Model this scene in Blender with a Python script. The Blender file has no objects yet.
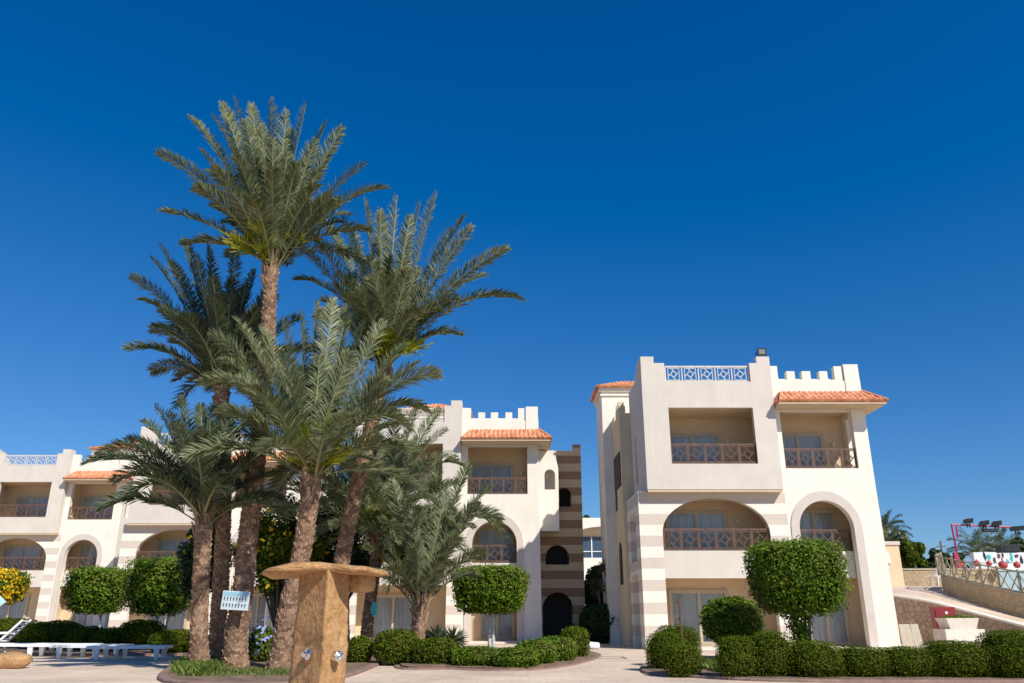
import bpy, bmesh, math, random
from math import sin, cos, pi, radians, atan, atan2, sqrt, tan
from mathutils import Vector, Matrix, noise
from mathutils.geometry import tessellate_polygon
SC = bpy.context.scene
COL = SC.collection
random.seed(7)

# ------------------------------------------------------------------ camera geometry
EYE = 1.1; PITCH = radians(19.02); F = 792.0
def W(px, py, Y):
    """point at depth Y (metres ahead of the camera) seen at photo position px,py"""
    u = (px-512)/F; v = (341.5-py)/F
    dy = cos(PITCH)-v*sin(PITCH); dz = sin(PITCH)+v*cos(PITCH)
    t = Y/dy
    return Vector((u*t, Y, EYE+dz*t))
def G(px, py, z=0.0):
    v = (341.5-py)/F
    dy = cos(PITCH)-v*sin(PITCH); dz = sin(PITCH)+v*cos(PITCH)
    return W(px, py, (z-EYE)/dz*dy)

# ------------------------------------------------------------------ materials
def newmat(name):
    m = bpy.data.materials.new(name); m.use_nodes = True
    nt = m.node_tree; b = nt.nodes['Principled BSDF']
    return m, nt, b
def N(nt, t, **kw):
    n = nt.nodes.new(t)
    for k, v in kw.items():
        if k in n.inputs: n.inputs[k].default_value = v
        else: setattr(n, k, v)
    return n
def ramp(nt, fac, stops):
    r = nt.nodes.new('ShaderNodeValToRGB'); e = r.color_ramp.elements
    while len(e) < len(stops): e.new(0.5)
    for i, (p, c) in enumerate(stops):
        e[i].position = p; e[i].color = (*c, 1)
    nt.links.new(fac, r.inputs['Fac']); return r.outputs['Color']
def mixc(nt, fac, a, b, mode='MIX'):
    m = nt.nodes.new('ShaderNodeMix'); m.data_type = 'RGBA'; m.blend_type = mode
    for s, v in ((m.inputs[0], fac), (m.inputs[6], a), (m.inputs[7], b)):
        if isinstance(v, bpy.types.NodeSocket): nt.links.new(v, s)
        elif isinstance(v, (int, float)): s.default_value = v
        else: s.default_value = (*v, 1)
    return m.outputs[2]
def mathn(nt, op, a, b=0.0, c=0.0):
    m = nt.nodes.new('ShaderNodeMath'); m.operation = op
    for i, v in enumerate((a, b, c)):
        if isinstance(v, bpy.types.NodeSocket): nt.links.new(v, m.inputs[i])
        else: m.inputs[i].default_value = v
    return m.outputs[0]
def bump(nt, b, h, s=0.3, d=0.02):
    n = N(nt, 'ShaderNodeBump'); n.inputs['Strength'].default_value = s; n.inputs['Distance'].default_value = d
    nt.links.new(h, n.inputs['Height']); nt.links.new(n.outputs[0], b.inputs['Normal'])
def objco(nt): return N(nt, 'ShaderNodeTexCoord').outputs['Object']
def noisen(nt, co, scale, detail=4, rough=.55):
    n = N(nt, 'ShaderNodeTexNoise'); n.inputs['Scale'].default_value = scale
    n.inputs['Detail'].default_value = detail; n.inputs['Roughness'].default_value = rough
    nt.links.new(co, n.inputs['Vector']); return n.outputs['Fac']
def simple(name, col, rough=.6, metal=0, var=.12, sc=6, bs=.15, bd=.01, bsc=60):
    m, nt, b = newmat(name); co = objco(nt)
    n = noisen(nt, co, sc)
    c = ramp(nt, n, [(.3, [x*(1-var) for x in col]), (.7, [min(1, x*(1+var)) for x in col])])
    nt.links.new(c, b.inputs['Base Color'])
    b.inputs['Roughness'].default_value = rough; b.inputs['Metallic'].default_value = metal
    if bs: bump(nt, b, noisen(nt, co, bsc), bs, bd)
    return m
def stucco(name, col, stripes=None, grime=.10):
    m, nt, b = newmat(name); co = objco(nt)
    n1 = noisen(nt, co, 1.3, 5, .6); n2 = noisen(nt, co, 14, 4)
    base = mixc(nt, 1.0, col, ramp(nt, n1, [(.3, (1-grime,)*3), (.65, (1, 1, 1))]), 'MULTIPLY')
    if stripes:
        x = N(nt, 'ShaderNodeSeparateXYZ'); nt.links.new(co, x.inputs[0])
        fr = mathn(nt, 'FRACT', mathn(nt, 'DIVIDE', mathn(nt, 'SUBTRACT', x.outputs[2], 4.05-7.35), .735))
        f = mathn(nt, 'LESS_THAN', fr, .5)
        c2 = mixc(nt, 1.0, stripes, ramp(nt, n2, [(.3, (.9, .9, .9)), (.7, (1.05, 1.03, 1.0))]), 'MULTIPLY')
        base = mixc(nt, f, base, c2)
    # rain streaks: noise stretched along z
    mp = N(nt, 'ShaderNodeMapping'); mp.inputs['Scale'].default_value = (5, 5, .35); nt.links.new(co, mp.inputs[0])
    st = noisen(nt, mp.outputs[0], 1.6, 5, .7)
    base = mixc(nt, 1.0, base, ramp(nt, st, [(.28, (.955, .945, .925)), (.5, (1, 1, 1))]), 'MULTIPLY')
    nt.links.new(base, b.inputs['Base Color']); b.inputs['Roughness'].default_value = .9
    b.inputs['Specular IOR Level'].default_value = .2
    bump(nt, b, noisen(nt, co, 70, 3), .25, .012)
    return m
def leafmat(name, dark, mid, light, trans=.25, rough=.5, patch=None, spec=.25):
    m, nt, b = newmat(name)
    g = N(nt, 'ShaderNodeNewGeometry')
    c = ramp(nt, g.outputs['Random Per Island'], [(.0, dark), (.55, mid), (1., light)])
    n = noisen(nt, objco(nt), 2.2, 3)
    c = mixc(nt, 1.0, c, ramp(nt, n, [(.3, (.78, .85, .8)), (.7, (1.15, 1.08, .95))]), 'MULTIPLY')
    if patch:
        pn = noisen(nt, objco(nt), 1.1, 4, .7)
        c = mixc(nt, ramp(nt, pn, [(.50, (0,0,0)), (.68, (.75,.75,.75))]), c, patch)
    nt.links.new(c, b.inputs['Base Color']); b.inputs['Roughness'].default_value = rough
    b.inputs['Specular IOR Level'].default_value = spec
    t = N(nt, 'ShaderNodeBsdfTranslucent'); nt.links.new(mixc(nt, 1.0, c, (1.1, 1.25, .5), 'MULTIPLY'), t.inputs[0])
    ms = N(nt, 'ShaderNodeMixShader'); ms.inputs[0].default_value = trans
    nt.links.new(b.outputs[0], ms.inputs[1]); nt.links.new(t.outputs[0], ms.inputs[2])
    nt.links.new(ms.outputs[0], nt.nodes['Material Output'].inputs[0])
    return m
CREAM = (.84, .785, .685)
M = {}
M['cream'] = stucco('cream_stucco', CREAM)
M['striped'] = stucco('striped_stucco', CREAM, stripes=(.64, .56, .485))
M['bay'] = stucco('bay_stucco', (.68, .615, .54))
M['recess'] = stucco('recess_bounce_stucco', (.72, .56, .37))  # yellowed wall stucco: warm bounced light in the recesses put into the colour
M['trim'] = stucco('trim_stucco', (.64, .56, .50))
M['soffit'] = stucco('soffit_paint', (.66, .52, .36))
M['tower'] = stucco('tower_shade_stucco', (.76, .58, .36), stripes=(.42, .26, .16))  # brown and tan bands of its own, warmth of the shade mixed into both
M['sidecream'] = stucco('side_bounce_stucco', (.75, .61, .40))  # cream turned yellow: warm bounce on the shaded side painted into the wall
M['rail'] = simple('rail_brown', (.13, .068, .042), .55, 0, .35, 9)
M['railwhite'] = simple('rail_pale', (.62, .57, .52), .6)
M['alu'] = simple('door_frame_beige', (.50, .42, .30), .45, 0, .08)
M['dark'] = simple('dark_interior', (.035, .028, .022), .7)
M['black'] = simple('black_metal', (.02, .02, .022), .45)
M['white'] = simple('white_plastic', (.78, .79, .80), .35, 0, .04)
M['chrome'] = simple('chrome', (.75, .75, .76), .18, 1, .02, bs=0)
M['kerb'] = simple('kerb_stone', (.24, .15, .12), .85, 0, .25, 4, .4)
M['soil'] = simple('soil', (.20, .13, .085), .95, 0, .35, 3, .6, .03)
M['red'] = simple('red_paint', (.28, .02, .025), .45, 0, .15)
M['magenta'] = simple('magenta_paint', (.42, .03, .09), .5)
M['teal'] = simple('teal_plastic', (.05, .50, .52), .4)
M['potwhite'] = simple('pot_plaster', (.72, .64, .55), .85, 0, .1)
M['slab'] = simple('slab_panel', (.42, .36, .27), .7, 0, .12)
M['wood'] = simple('weathered_wood', (.30, .25, .17), .8, 0, .3, 7, .5)
M['poolblue'] = simple('pool_blue', (.36, .50, .54), .4, 0, .15)
M['yellowflower'] = leafmat('yellow_petals', (.7, .42, .01), (.8, .5, .01), (.85, .6, .03), .3)
M['blueflower'] = simple('blue_petals', (.25, .32, .62), .6)
M['redflower'] = simple('red_petals', (.6, .06, .03), .6)
M['whitetrunk'] = simple('limewashed_bark', (.70, .68, .62), .9, 0, .15, 12, .5)
M['bark'] = simple('grey_bark', (.17, .13, .095), .9, 0, .35, 10, .7, .03)
M['topiary'] = leafmat('ficus_leaves', (.050, .095, .008), (.115, .195, .014), (.21, .32, .028), .28, .55, patch=(.17, .15, .035), spec=.15)
M['hedge'] = leafmat('hedge_leaves', (.042, .066, .006), (.088, .130, .010), (.165, .215, .018), .25, .8, patch=(.13, .125, .02), spec=.06)
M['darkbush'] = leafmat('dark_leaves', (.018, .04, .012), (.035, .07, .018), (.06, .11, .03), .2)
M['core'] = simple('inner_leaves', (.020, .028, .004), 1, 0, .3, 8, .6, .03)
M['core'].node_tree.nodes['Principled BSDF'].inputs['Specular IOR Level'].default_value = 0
M['grass'] = leafmat('grass_blades', (.07, .11, .02), (.12, .18, .03), (.2, .24, .05), .3)
M['frond'] = leafmat('date_fronds', (.085, .105, .048), (.155, .178, .088), (.30, .315, .185), .25, .5)
M['frond_dark'] = leafmat('dark_fronds', (.06, .080, .045), (.10, .125, .07), (.18, .205, .12), .2, .5)
M['frond_blue'] = leafmat('bluish_fronds', (.12, .145, .078), (.215, .24, .14), (.37, .385, .25), .25, .48)
M['inflor'] = leafmat('date_flower_stalks', (.20, .22, .02), (.28, .28, .03), (.36, .33, .04), .3)
M['rachis'] = simple('frond_stem', (.26, .25, .11), .5)

def mk_trunk():
    m, nt, b = newmat('palm_bark'); g = N(nt, 'ShaderNodeNewGeometry'); co = objco(nt)
    c = ramp(nt, g.outputs['Random Per Island'], [(0, (.19, .115, .07)), (.5, (.30, .19, .122)), (1, (.44, .30, .205))])
    mp = N(nt, 'ShaderNodeMapping'); mp.inputs['Scale'].default_value = (30, 30, 5); nt.links.new(co, mp.inputs[0])
    n = noisen(nt, mp.outputs[0], 1.2, 5, .7)
    c = mixc(nt, 1.0, c, ramp(nt, n, [(.3, (.55, .52, .5)), (.7, (1.2, 1.15, 1.1))]), 'MULTIPLY')
    nt.links.new(c, b.inputs['Base Color']); b.inputs['Roughness'].default_value = .9
    bump(nt, b, n, .7, .02); return m
M['palmbark'] = mk_trunk()
def mk_tile():
    m, nt, b = newmat('terracotta_tiles'); co = objco(nt)
    v = N(nt, 'ShaderNodeTexVoronoi'); v.inputs['Scale'].default_value = 5.5; nt.links.new(co, v.inputs['Vector'])
    c = ramp(nt, v.outputs['Color'], [(.1, (.50, .17, .075)), (.5, (.66, .26, .12)), (.95, (.76, .38, .21))])
    c = mixc(nt, 1.0, c, ramp(nt, noisen(nt, co, 9, 5), [(.3, (.78, .74, .7)), (.6, (1, 1, 1))]), 'MULTIPLY')
    nt.links.new(c, b.inputs['Base Color']); b.inputs['Roughness'].default_value = .75
    bump(nt, b, noisen(nt, co, 50), .2, .01); return m
M['tile'] = mk_tile()
def mk_stonewall(name, c1, c2, mortar, scale=3.2, bs=.7):
    m, nt, b = newmat(name); co = objco(nt)
    nz = N(nt, 'ShaderNodeTexNoise'); nz.inputs['Scale'].default_value = 3; nt.links.new(co, nz.inputs['Vector'])
    w = mixc(nt, .10, co, nz.outputs['Color'])
    v = N(nt, 'ShaderNodeTexVoronoi'); v.inputs['Scale'].default_value = scale; nt.links.new(w, v.inputs['Vector'])
    e = N(nt, 'ShaderNodeTexVoronoi'); e.feature = 'DISTANCE_TO_EDGE'; e.inputs['Scale'].default_value = scale; nt.links.new(w, e.inputs['Vector'])
    c = ramp(nt, v.outputs['Color'], [(.1, c1), (.9, c2)])
    c = mixc(nt, 1.0, c, ramp(nt, noisen(nt, co, 12, 5), [(.3, (.75, .74, .72)), (.7, (1.15, 1.12, 1.1))]), 'MULTIPLY')
    ef = ramp(nt, e.outputs['Distance'], [(.0, (0, 0, 0)), (.07, (1, 1, 1))])
    c = mixc(nt, ef, mortar, c)
    nt.links.new(c, b.inputs['Base Color']); b.inputs['Roughness'].default_value = .9
    h = mathn(nt, 'ADD', ef, mathn(nt, 'MULTIPLY', noisen(nt, co, 18), .5))
    bump(nt, b, h, bs, .05); return m
M['stonewall'] = mk_stonewall('rubble_wall', (.32, .235, .165), (.43, .335, .24), (.24, .18, .13), 5.5, .6)
M['terracewall'] = mk_stonewall('cut_stone_wall', (.42, .31, .18), (.48, .37, .23), (.36, .27, .165), 4.0, .35)
def mk_sand(name):
    m, nt, b = newmat(name); co = objco(nt)
    n1 = noisen(nt, co, 3.0, 6, .65); n2 = noisen(nt, co, 22, 6, .7)
    c = ramp(nt, n1, [(.25, (.30, .16, .065)), (.5, (.43, .245, .105)), (.75, (.53, .345, .17))])
    c = mixc(nt, 1.0, c, ramp(nt, n2, [(.3, (.62, .56, .5)), (.62, (1.1, 1.08, 1.06))]), 'MULTIPLY')
    nt.links.new(c, b.inputs['Base Color']); b.inputs['Roughness'].default_value = .85
    v = N(nt, 'ShaderNodeTexVoronoi'); v.feature = 'DISTANCE_TO_EDGE'; v.inputs['Scale'].default_value = 4.5
    w = mixc(nt, .3, co, N(nt, 'ShaderNodeTexNoise', Scale=4.0).outputs['Color']); nt.links.new(w, v.inputs['Vector'])
    crack = ramp(nt, v.outputs['Distance'], [(.0, (0, 0, 0)), (.12, (1, 1, 1))])
    h = mathn(nt, 'ADD', mathn(nt, 'MULTIPLY', crack, .10), mathn(nt, 'ADD', n1, mathn(nt, 'MULTIPLY', n2, .15)))
    bump(nt, b, h, .9, .06); return m
M['sandstone'] = mk_sand('carved_sandstone')
def mk_paving():
    m, nt, b = newmat('pink_paving'); co = objco(nt)
    br = N(nt, 'ShaderNodeTexBrick'); nt.links.new(co, br.inputs['Vector'])
    br.inputs['Scale'].default_value = 1.0; br.inputs['Brick Width'].default_value = .6; br.inputs['Row Height'].default_value = .3
    br.inputs['Mortar Size'].default_value = .012; br.inputs['Bias'].default_value = 0
    br.inputs['Color1'].default_value = (.68, .53, .40, 1); br.inputs['Color2'].default_value = (.74, .59, .455, 1)
    br.inputs['Mortar'].default_value = (.58, .46, .35, 1)
    n = noisen(nt, co, .5, 6, .65); n2 = noisen(nt, co, 6, 6, .7)
    c = mixc(nt, 1.0, br.outputs['Color'], ramp(nt, n, [(.32, (.74, .72, .70)), (.5, (.93, .92, .91)), (.66, (1.05, 1.04, 1.02))]), 'MULTIPLY')
    c = mixc(nt, 1.0, c, ramp(nt, n2, [(.3, (.88, .87, .86)), (.6, (1.03, 1.03, 1.03))]), 'MULTIPLY')
    nt.links.new(c, b.inputs['Base Color']); b.inputs['Roughness'].default_value = .8
    bump(nt, b, mathn(nt, 'ADD', mathn(nt, 'MULTIPLY', br.outputs['Fac'], -1), n2), .25, .008); return m
M['paving'] = mk_paving()
M['sand'] = simple('sandy_ground', (.46, .36, .25), .95, 0, .2, .4, .4, .03, 8)
def mk_glass():
    m, nt, b = newmat('door_glass')
    b.inputs['Base Color'].default_value = (.55, .62, .66, 1); b.inputs['Roughness'].default_value = .03
    g = N(nt, 'ShaderNodeBsdfGlossy'); g.inputs['Roughness'].default_value = .03; g.inputs['Color'].default_value = (.9, .95, 1, 1)
    t = N(nt, 'ShaderNodeBsdfTransparent'); t.inputs[0].default_value = (.88, .89, .89, 1)
    fr = N(nt, 'ShaderNodeFresnel'); fr.inputs[0].default_value = 1.35
    ms = N(nt, 'ShaderNodeMixShader'); nt.links.new(fr.outputs[0], ms.inputs[0])
    nt.links.new(t.outputs[0], ms.inputs[1]); nt.links.new(g.outputs[0], ms.inputs[2])
    nt.links.new(ms.outputs[0], nt.nodes['Material Output'].inputs[0]); return m
M['glass'] = mk_glass()
def mk_curtain():
    m, nt, b = newmat('curtain_cloth'); co = objco(nt)
    mp = N(nt, 'ShaderNodeMapping'); mp.inputs['Scale'].default_value = (16, 1, .3); nt.links.new(co, mp.inputs[0])
    c = ramp(nt, noisen(nt, mp.outputs[0], 1, 3), [(.3, (.62, .59, .54)), (.7, (.86, .83, .78))])
    nt.links.new(c, b.inputs['Base Color']); b.inputs['Roughness'].default_value = .9; return m
M['curtain'] = mk_curtain()

# ------------------------------------------------------------------ mesh builder
class MB:
    def __init__(s): s.v = []; s.f = []; s.mi = []; s.smooth = False
    def add(s, vs, fs, mi=0):
        o = len(s.v); s.v += [tuple(v) for v in vs]
        s.f += [tuple(i+o for i in f) for f in fs]; s.mi += [mi]*len(fs)
        return s
    def box(s, x0, x1, y0, y1, z0, z1, mi=0):
        return s.add([(x0,y0,z0),(x1,y0,z0),(x1,y1,z0),(x0,y1,z0),(x0,y0,z1),(x1,y0,z1),(x1,y1,z1),(x0,y1,z1)],
              [(0,3,2,1),(4,5,6,7),(0,1,5,4),(1,2,6,5),(2,3,7,6),(3,0,4,7)], mi)
    def bar(s, a, b, w, h=None, up=(0,0,1), mi=0):
        h = h or w; a = Vector(a); b = Vector(b); d = (b-a).normalized(); up = Vector(up)
        if abs(d.dot(up)) > .98: up = Vector((0,1,0))
        r = d.cross(up).normalized(); u = r.cross(d)
        vs = [p + r*(i*w/2) + u*(j*h/2) for p in (a, b) for i, j in ((-1,-1),(1,-1),(1,1),(-1,1))]
        return s.add(vs, [(3,2,1,0),(4,5,6,7),(0,1,5,4),(1,2,6,5),(2,3,7,6),(3,0,4,7)], mi)
    def tube(s, pts, rs, n=10, mi=0, cap=True, jit=0):
        pts = [Vector(p) for p in pts]; vs = []
        if isinstance(rs, (int, float)): rs = [rs]*len(pts)
        ref = Vector((1,0,0))
        for i, p in enumerate(pts):
            d = (pts[min(i+1, len(pts)-1)]-pts[max(i-1, 0)]).normalized()
            if abs(d.dot(ref)) > .9: ref = Vector((0,1,0)) if abs(d.y) < .9 else Vector((0,0,1))
            r = (ref - d*ref.dot(d)).normalized(); u = d.cross(r)
            for k in range(n):
                a = 2*pi*k/n; rr = rs[i]*(1+random.uniform(-jit, jit))
                vs.append(p + r*cos(a)*rr + u*sin(a)*rr)
        fs = [(i*n+k, i*n+(k+1)%n, (i+1)*n+(k+1)%n, (i+1)*n+k) for i in range(len(pts)-1) for k in range(n)]
        if cap: fs += [tuple(range(n-1,-1,-1)), tuple(range((len(pts)-1)*n, len(pts)*n))]
        return s.add(vs, fs, mi)
    def poly(s, loops, t0, t1, axis='y', mi=0):
        """extrude a polygon (outer loop + holes, 2-D) between t0 and t1. axis y: loop=(x,z); axis x: loop=(y,z)"""
        mk = (lambda a,b,t: Vector((a,t,b))) if axis == 'y' else ((lambda a,b,t: Vector((t,a,b))) if axis == 'x' else (lambda a,b,t: Vector((a,b,t))))
        tris = tessellate_polygon([[Vector((a,b,0)) for a,b in L] for L in loops])
        flat = [p for L in loops for p in L]; n = len(flat)
        s.add([mk(a,b,t0) for a,b in flat]+[mk(a,b,t1) for a,b in flat],
              [tuple(t) for t in tris]+[tuple(i+n for i in reversed(t)) for t in tris], mi)
        o = len(s.v)-2*n; k = 0
        for L in loops:
            m_ = len(L)
            for i in range(m_):
                a = o+k+i; b = o+k+(i+1) % m_
                s.f.append((a, b, b+n, a+n)); s.mi.append(mi)
            k += m_
        return s
    def build(s, name, mats, parent=None, loc=(0,0,0), smooth=None, recalc=False):
        me = bpy.data.meshes.new(name); me.from_pydata(s.v, [], s.f)
        if not isinstance(mats, (list, tuple)): mats = [mats]
        for m in mats: me.materials.append(m)
        if len(mats) > 1: me.polygons.foreach_set('material_index', s.mi)
        if smooth or (smooth is None and s.smooth): me.polygons.foreach_set('use_smooth', [True]*len(s.f))
        if recalc:
            bm = bmesh.new(); bm.from_mesh(me); bmesh.ops.recalc_face_normals(bm, faces=bm.faces); bm.to_mesh(me); bm.free()
        me.update(); o = bpy.data.objects.new(name, me); COL.objects.link(o); o.location = loc
        if parent: o.parent = parent
        return o
def empty(name, loc=(0,0,0), rz=0):
    o = bpy.data.objects.new(name, None); COL.objects.link(o); o.location = loc; o.rotation_euler = (0,0,rz)
    o.empty_display_size = .3; return o
def tag(o, label=None, cat=None, group=None, kind=None):
    if label: o['label'] = label
    if cat: o['category'] = cat
    if group: o['group'] = group
    if kind: o['kind'] = kind
    return o
def copy_tree(o, parent=None):
    c = o.copy(); COL.objects.link(c)
    if parent: c.parent = parent
    for ch in list(o.children): copy_tree(ch, c)
    return c
def arch(x0, x1, zs, rise, n=20):
    """points from left spring over the crown to right spring"""
    cx = (x0+x1)/2; a = (x1-x0)/2
    return [(cx - a*cos(pi*i/n), zs + rise*sin(pi*i/n)) for i in range(n+1)]

# ------------------------------------------------------------------ building parts
def fret_panel(mb, p, u, w, z0, z1, t=.030, d=.034):
    """one pinwheel fretwork panel starting at p along unit vector u"""
    u = Vector(u); nrm = Vector((-u.y, u.x, 0))
    P = lambda a, b: Vector(p) + u*(a*w) + Vector((0,0,z0+(z1-z0)*b-Vector(p).z))
    m = .07
    A = [P(m,m), P(1-m,m), P(1-m,1-m), P(m,1-m)]
    for i in range(4): mb.bar(A[i], A[(i+1)%4], t*.8, d, nrm)
    D = [P(.5,.25), P(.75,.5), P(.5,.75), P(.25,.5)]
    for i in range(4): mb.bar(D[i], D[(i+1)%4], t, d, nrm)
    E = [P(.68,m), P(1-m,.68), P(.32,1-m), P(m,.32)]
    for i in range(4):
        mb.bar(D[i], E[i], t, d, nrm)
def railing(p0, p1, h, n, post=.045, gap=0.0):
    """fretwork railing from p0 to p1"""
    mb = MB(); p0 = Vector(p0); p1 = Vector(p1); L = (p1-p0).length; u = (p1-p0)/L
    nrm = Vector((-u.y, u.x, 0)); z = p0.z
    mb.bar(p0+Vector((0,0,h)), p1+Vector((0,0,h)), .06, .045, nrm)
    mb.bar(p0+Vector((0,0,.05)), p1+Vector((0,0,.05)), .035, .035, nrm)
    w = L/n
    for i in range(n+1):
        q = p0+u*(i*w)
        mb.box(q.x-post/2, q.x+post/2, q.y-post/2, q.y+post/2, z, z+h-.02)
    for i in range(n):
        fret_panel(mb, p0+u*(i*w+gap*w/2), u, w*(1-gap), z+.05, z+h-.02)
    return mb
def sliding_door(parent, x0, x1, z0, z1, y, n=2, name='sliding_door'):
    f = MB(); t = .07
    f.box(x0-t, x0, y-.09, y, z0, z1+t); f.box(x1, x1+t, y-.09, y, z0, z1+t); f.box(x0, x1, y-.09, y, z1, z1+t)
    f.box(x0, x1, y-.09, y, z0, z0+.05)
    w = (x1-x0)/n
    for i in range(n):
        a = x0+i*w; b = a+w; yy = y-.07 if i % 2 else y-.045
        f.box(a+(.002 if i == 0 else -.03), a+.055, yy-.025, yy, z0+.05, z1-.002)
        f.box(b-.055, b-(.002 if i == n-1 else -.02), yy-.026, yy-.001, z0+.052, z1-.004)
        f.box(a+.055, b-.055, yy-.024, yy-.002, z1-.06, z1-.003); f.box(a+.055, b-.055, yy-.024, yy-.002, z0+.05, z0+.13)
    o = f.build(name, M['alu'], parent)
    for i in range(n):
        a = x0+i*w; b = a+w; yy = (y-.07 if i % 2 else y-.045)-.012
        g = MB().box(a+.056, b-.056, yy-.003, yy+.003, z0+.131, z1-.061); g.build('pane', M['glass'], o)
    c = MB(); k = int((x1-x0)*38); vs = []; ph = random.random()*6
    gapc = random.choice([.0, .0, .06])
    for i in range(k+1):
        s = i/k; x = x0+.01+(x1-x0-.02)*s
        yy = y-.022 + .012*sin(s*(x1-x0)*42+ph+1.5*sin(s*9))
        vs += [(x, yy, z0+.02), (x, yy, z1-.01)]
    c.add(vs, [(2*i, 2*i+2, 2*i+3, 2*i+1) for i in range(k) if not (.5-gapc < i/k < .5+gapc*.3 and gapc > 0)])
    co = c.build('curtain', M['curtain'], o); co.data.polygons.foreach_set('use_smooth', [True]*len(co.data.polygons))
    return o
def tile_face(mb, A, B, up, L1, hipA, hipB, nrm, step=.22, pitch=.19):
    """tiled slope: eave from A to B, 'up' = unit vector up the slope, L1 slope length; hips cut at the ends"""
    A = Vector(A); B = Vector(B); L = (B-A).length; u = (B-A)/L; up = Vector(up); nrm = Vector(nrm)
    nu = max(8, int(L/pitch*7)); nv = max(4, int(L1/step*5)); vs = []
    for j in range(nv+1):
        for i in range(nu+1):
            d = j/nv*L1
            lo = hipA*(j/nv); hi = L-hipB*(j/nv)
            a = lo+(hi-lo)*i/nu
            h = .055*abs(sin(pi*a/pitch))**.8 + .03*(1-((d/step+.001) % 1.0))
            if j == nv: h = .02
            vs.append(A+u*a+up*d+nrm*h)
    fs = [(j*(nu+1)+i, j*(nu+1)+i+1, (j+1)*(nu+1)+i+1, (j+1)*(nu+1)+i) for j in range(nv) for i in range(nu)]
    mb.add(vs, fs)
    # thickness at the eave
    o = len(vs); mb.add([vs[i] for i in range(nu+1)]+[A+u*(L*i/nu)-nrm*.02 for i in range(nu+1)],
                        [(i+nu+1, i+1+nu+1, i+1, i) for i in range(nu)])
def slope(A, B, up2, run, rise):
    v = Vector((up2[0]*run, up2[1]*run, rise)); L1 = v.length; up = v/L1
    u = (Vector(B)-Vector(A)).normalized(); n = u.cross(up)
    if n.z < 0: n = -n
    return up, L1, n
def hip_canopy(mb, x0, x1, y0, y1, z0, run, rise, left=True, right=True, lh=.35, rh=None):
    """front slope plus side slopes returning to y1"""
    rh = rh or run
    up, L1, n = slope((x0,y0,z0), (x1,y0,z0), (0,1), run, rise)
    tile_face(mb, (x0,y0,z0), (x1,y0,z0), up, L1, lh if left else 0, rh if right else 0, n)
    if right:
        up, L1, n = slope((x1,y0,z0), (x1,y1,z0), (-1,0), rh, rise)
        tile_face(mb, (x1,y0,z0), (x1,y1,z0), up, L1, run, 0, n)
        # hip ridge caps
        a = Vector((x1,y0,z0+.05)); b = Vector((x1-rh,y0+run,z0+rise+.05)); k = 5
        for i in range(k):
            mb.tube([a.lerp(b, i/k), a.lerp(b, (i+1.15)/k)], [.075, .055], 8)
    if left:
        up, L1, n = slope((x0,y1,z0), (x0,y0,z0), (1,0), lh, rise)
        tile_face(mb, (x0,y0+run,z0), (x0,y0,z0), up, L1, 0, run, n)

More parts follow.
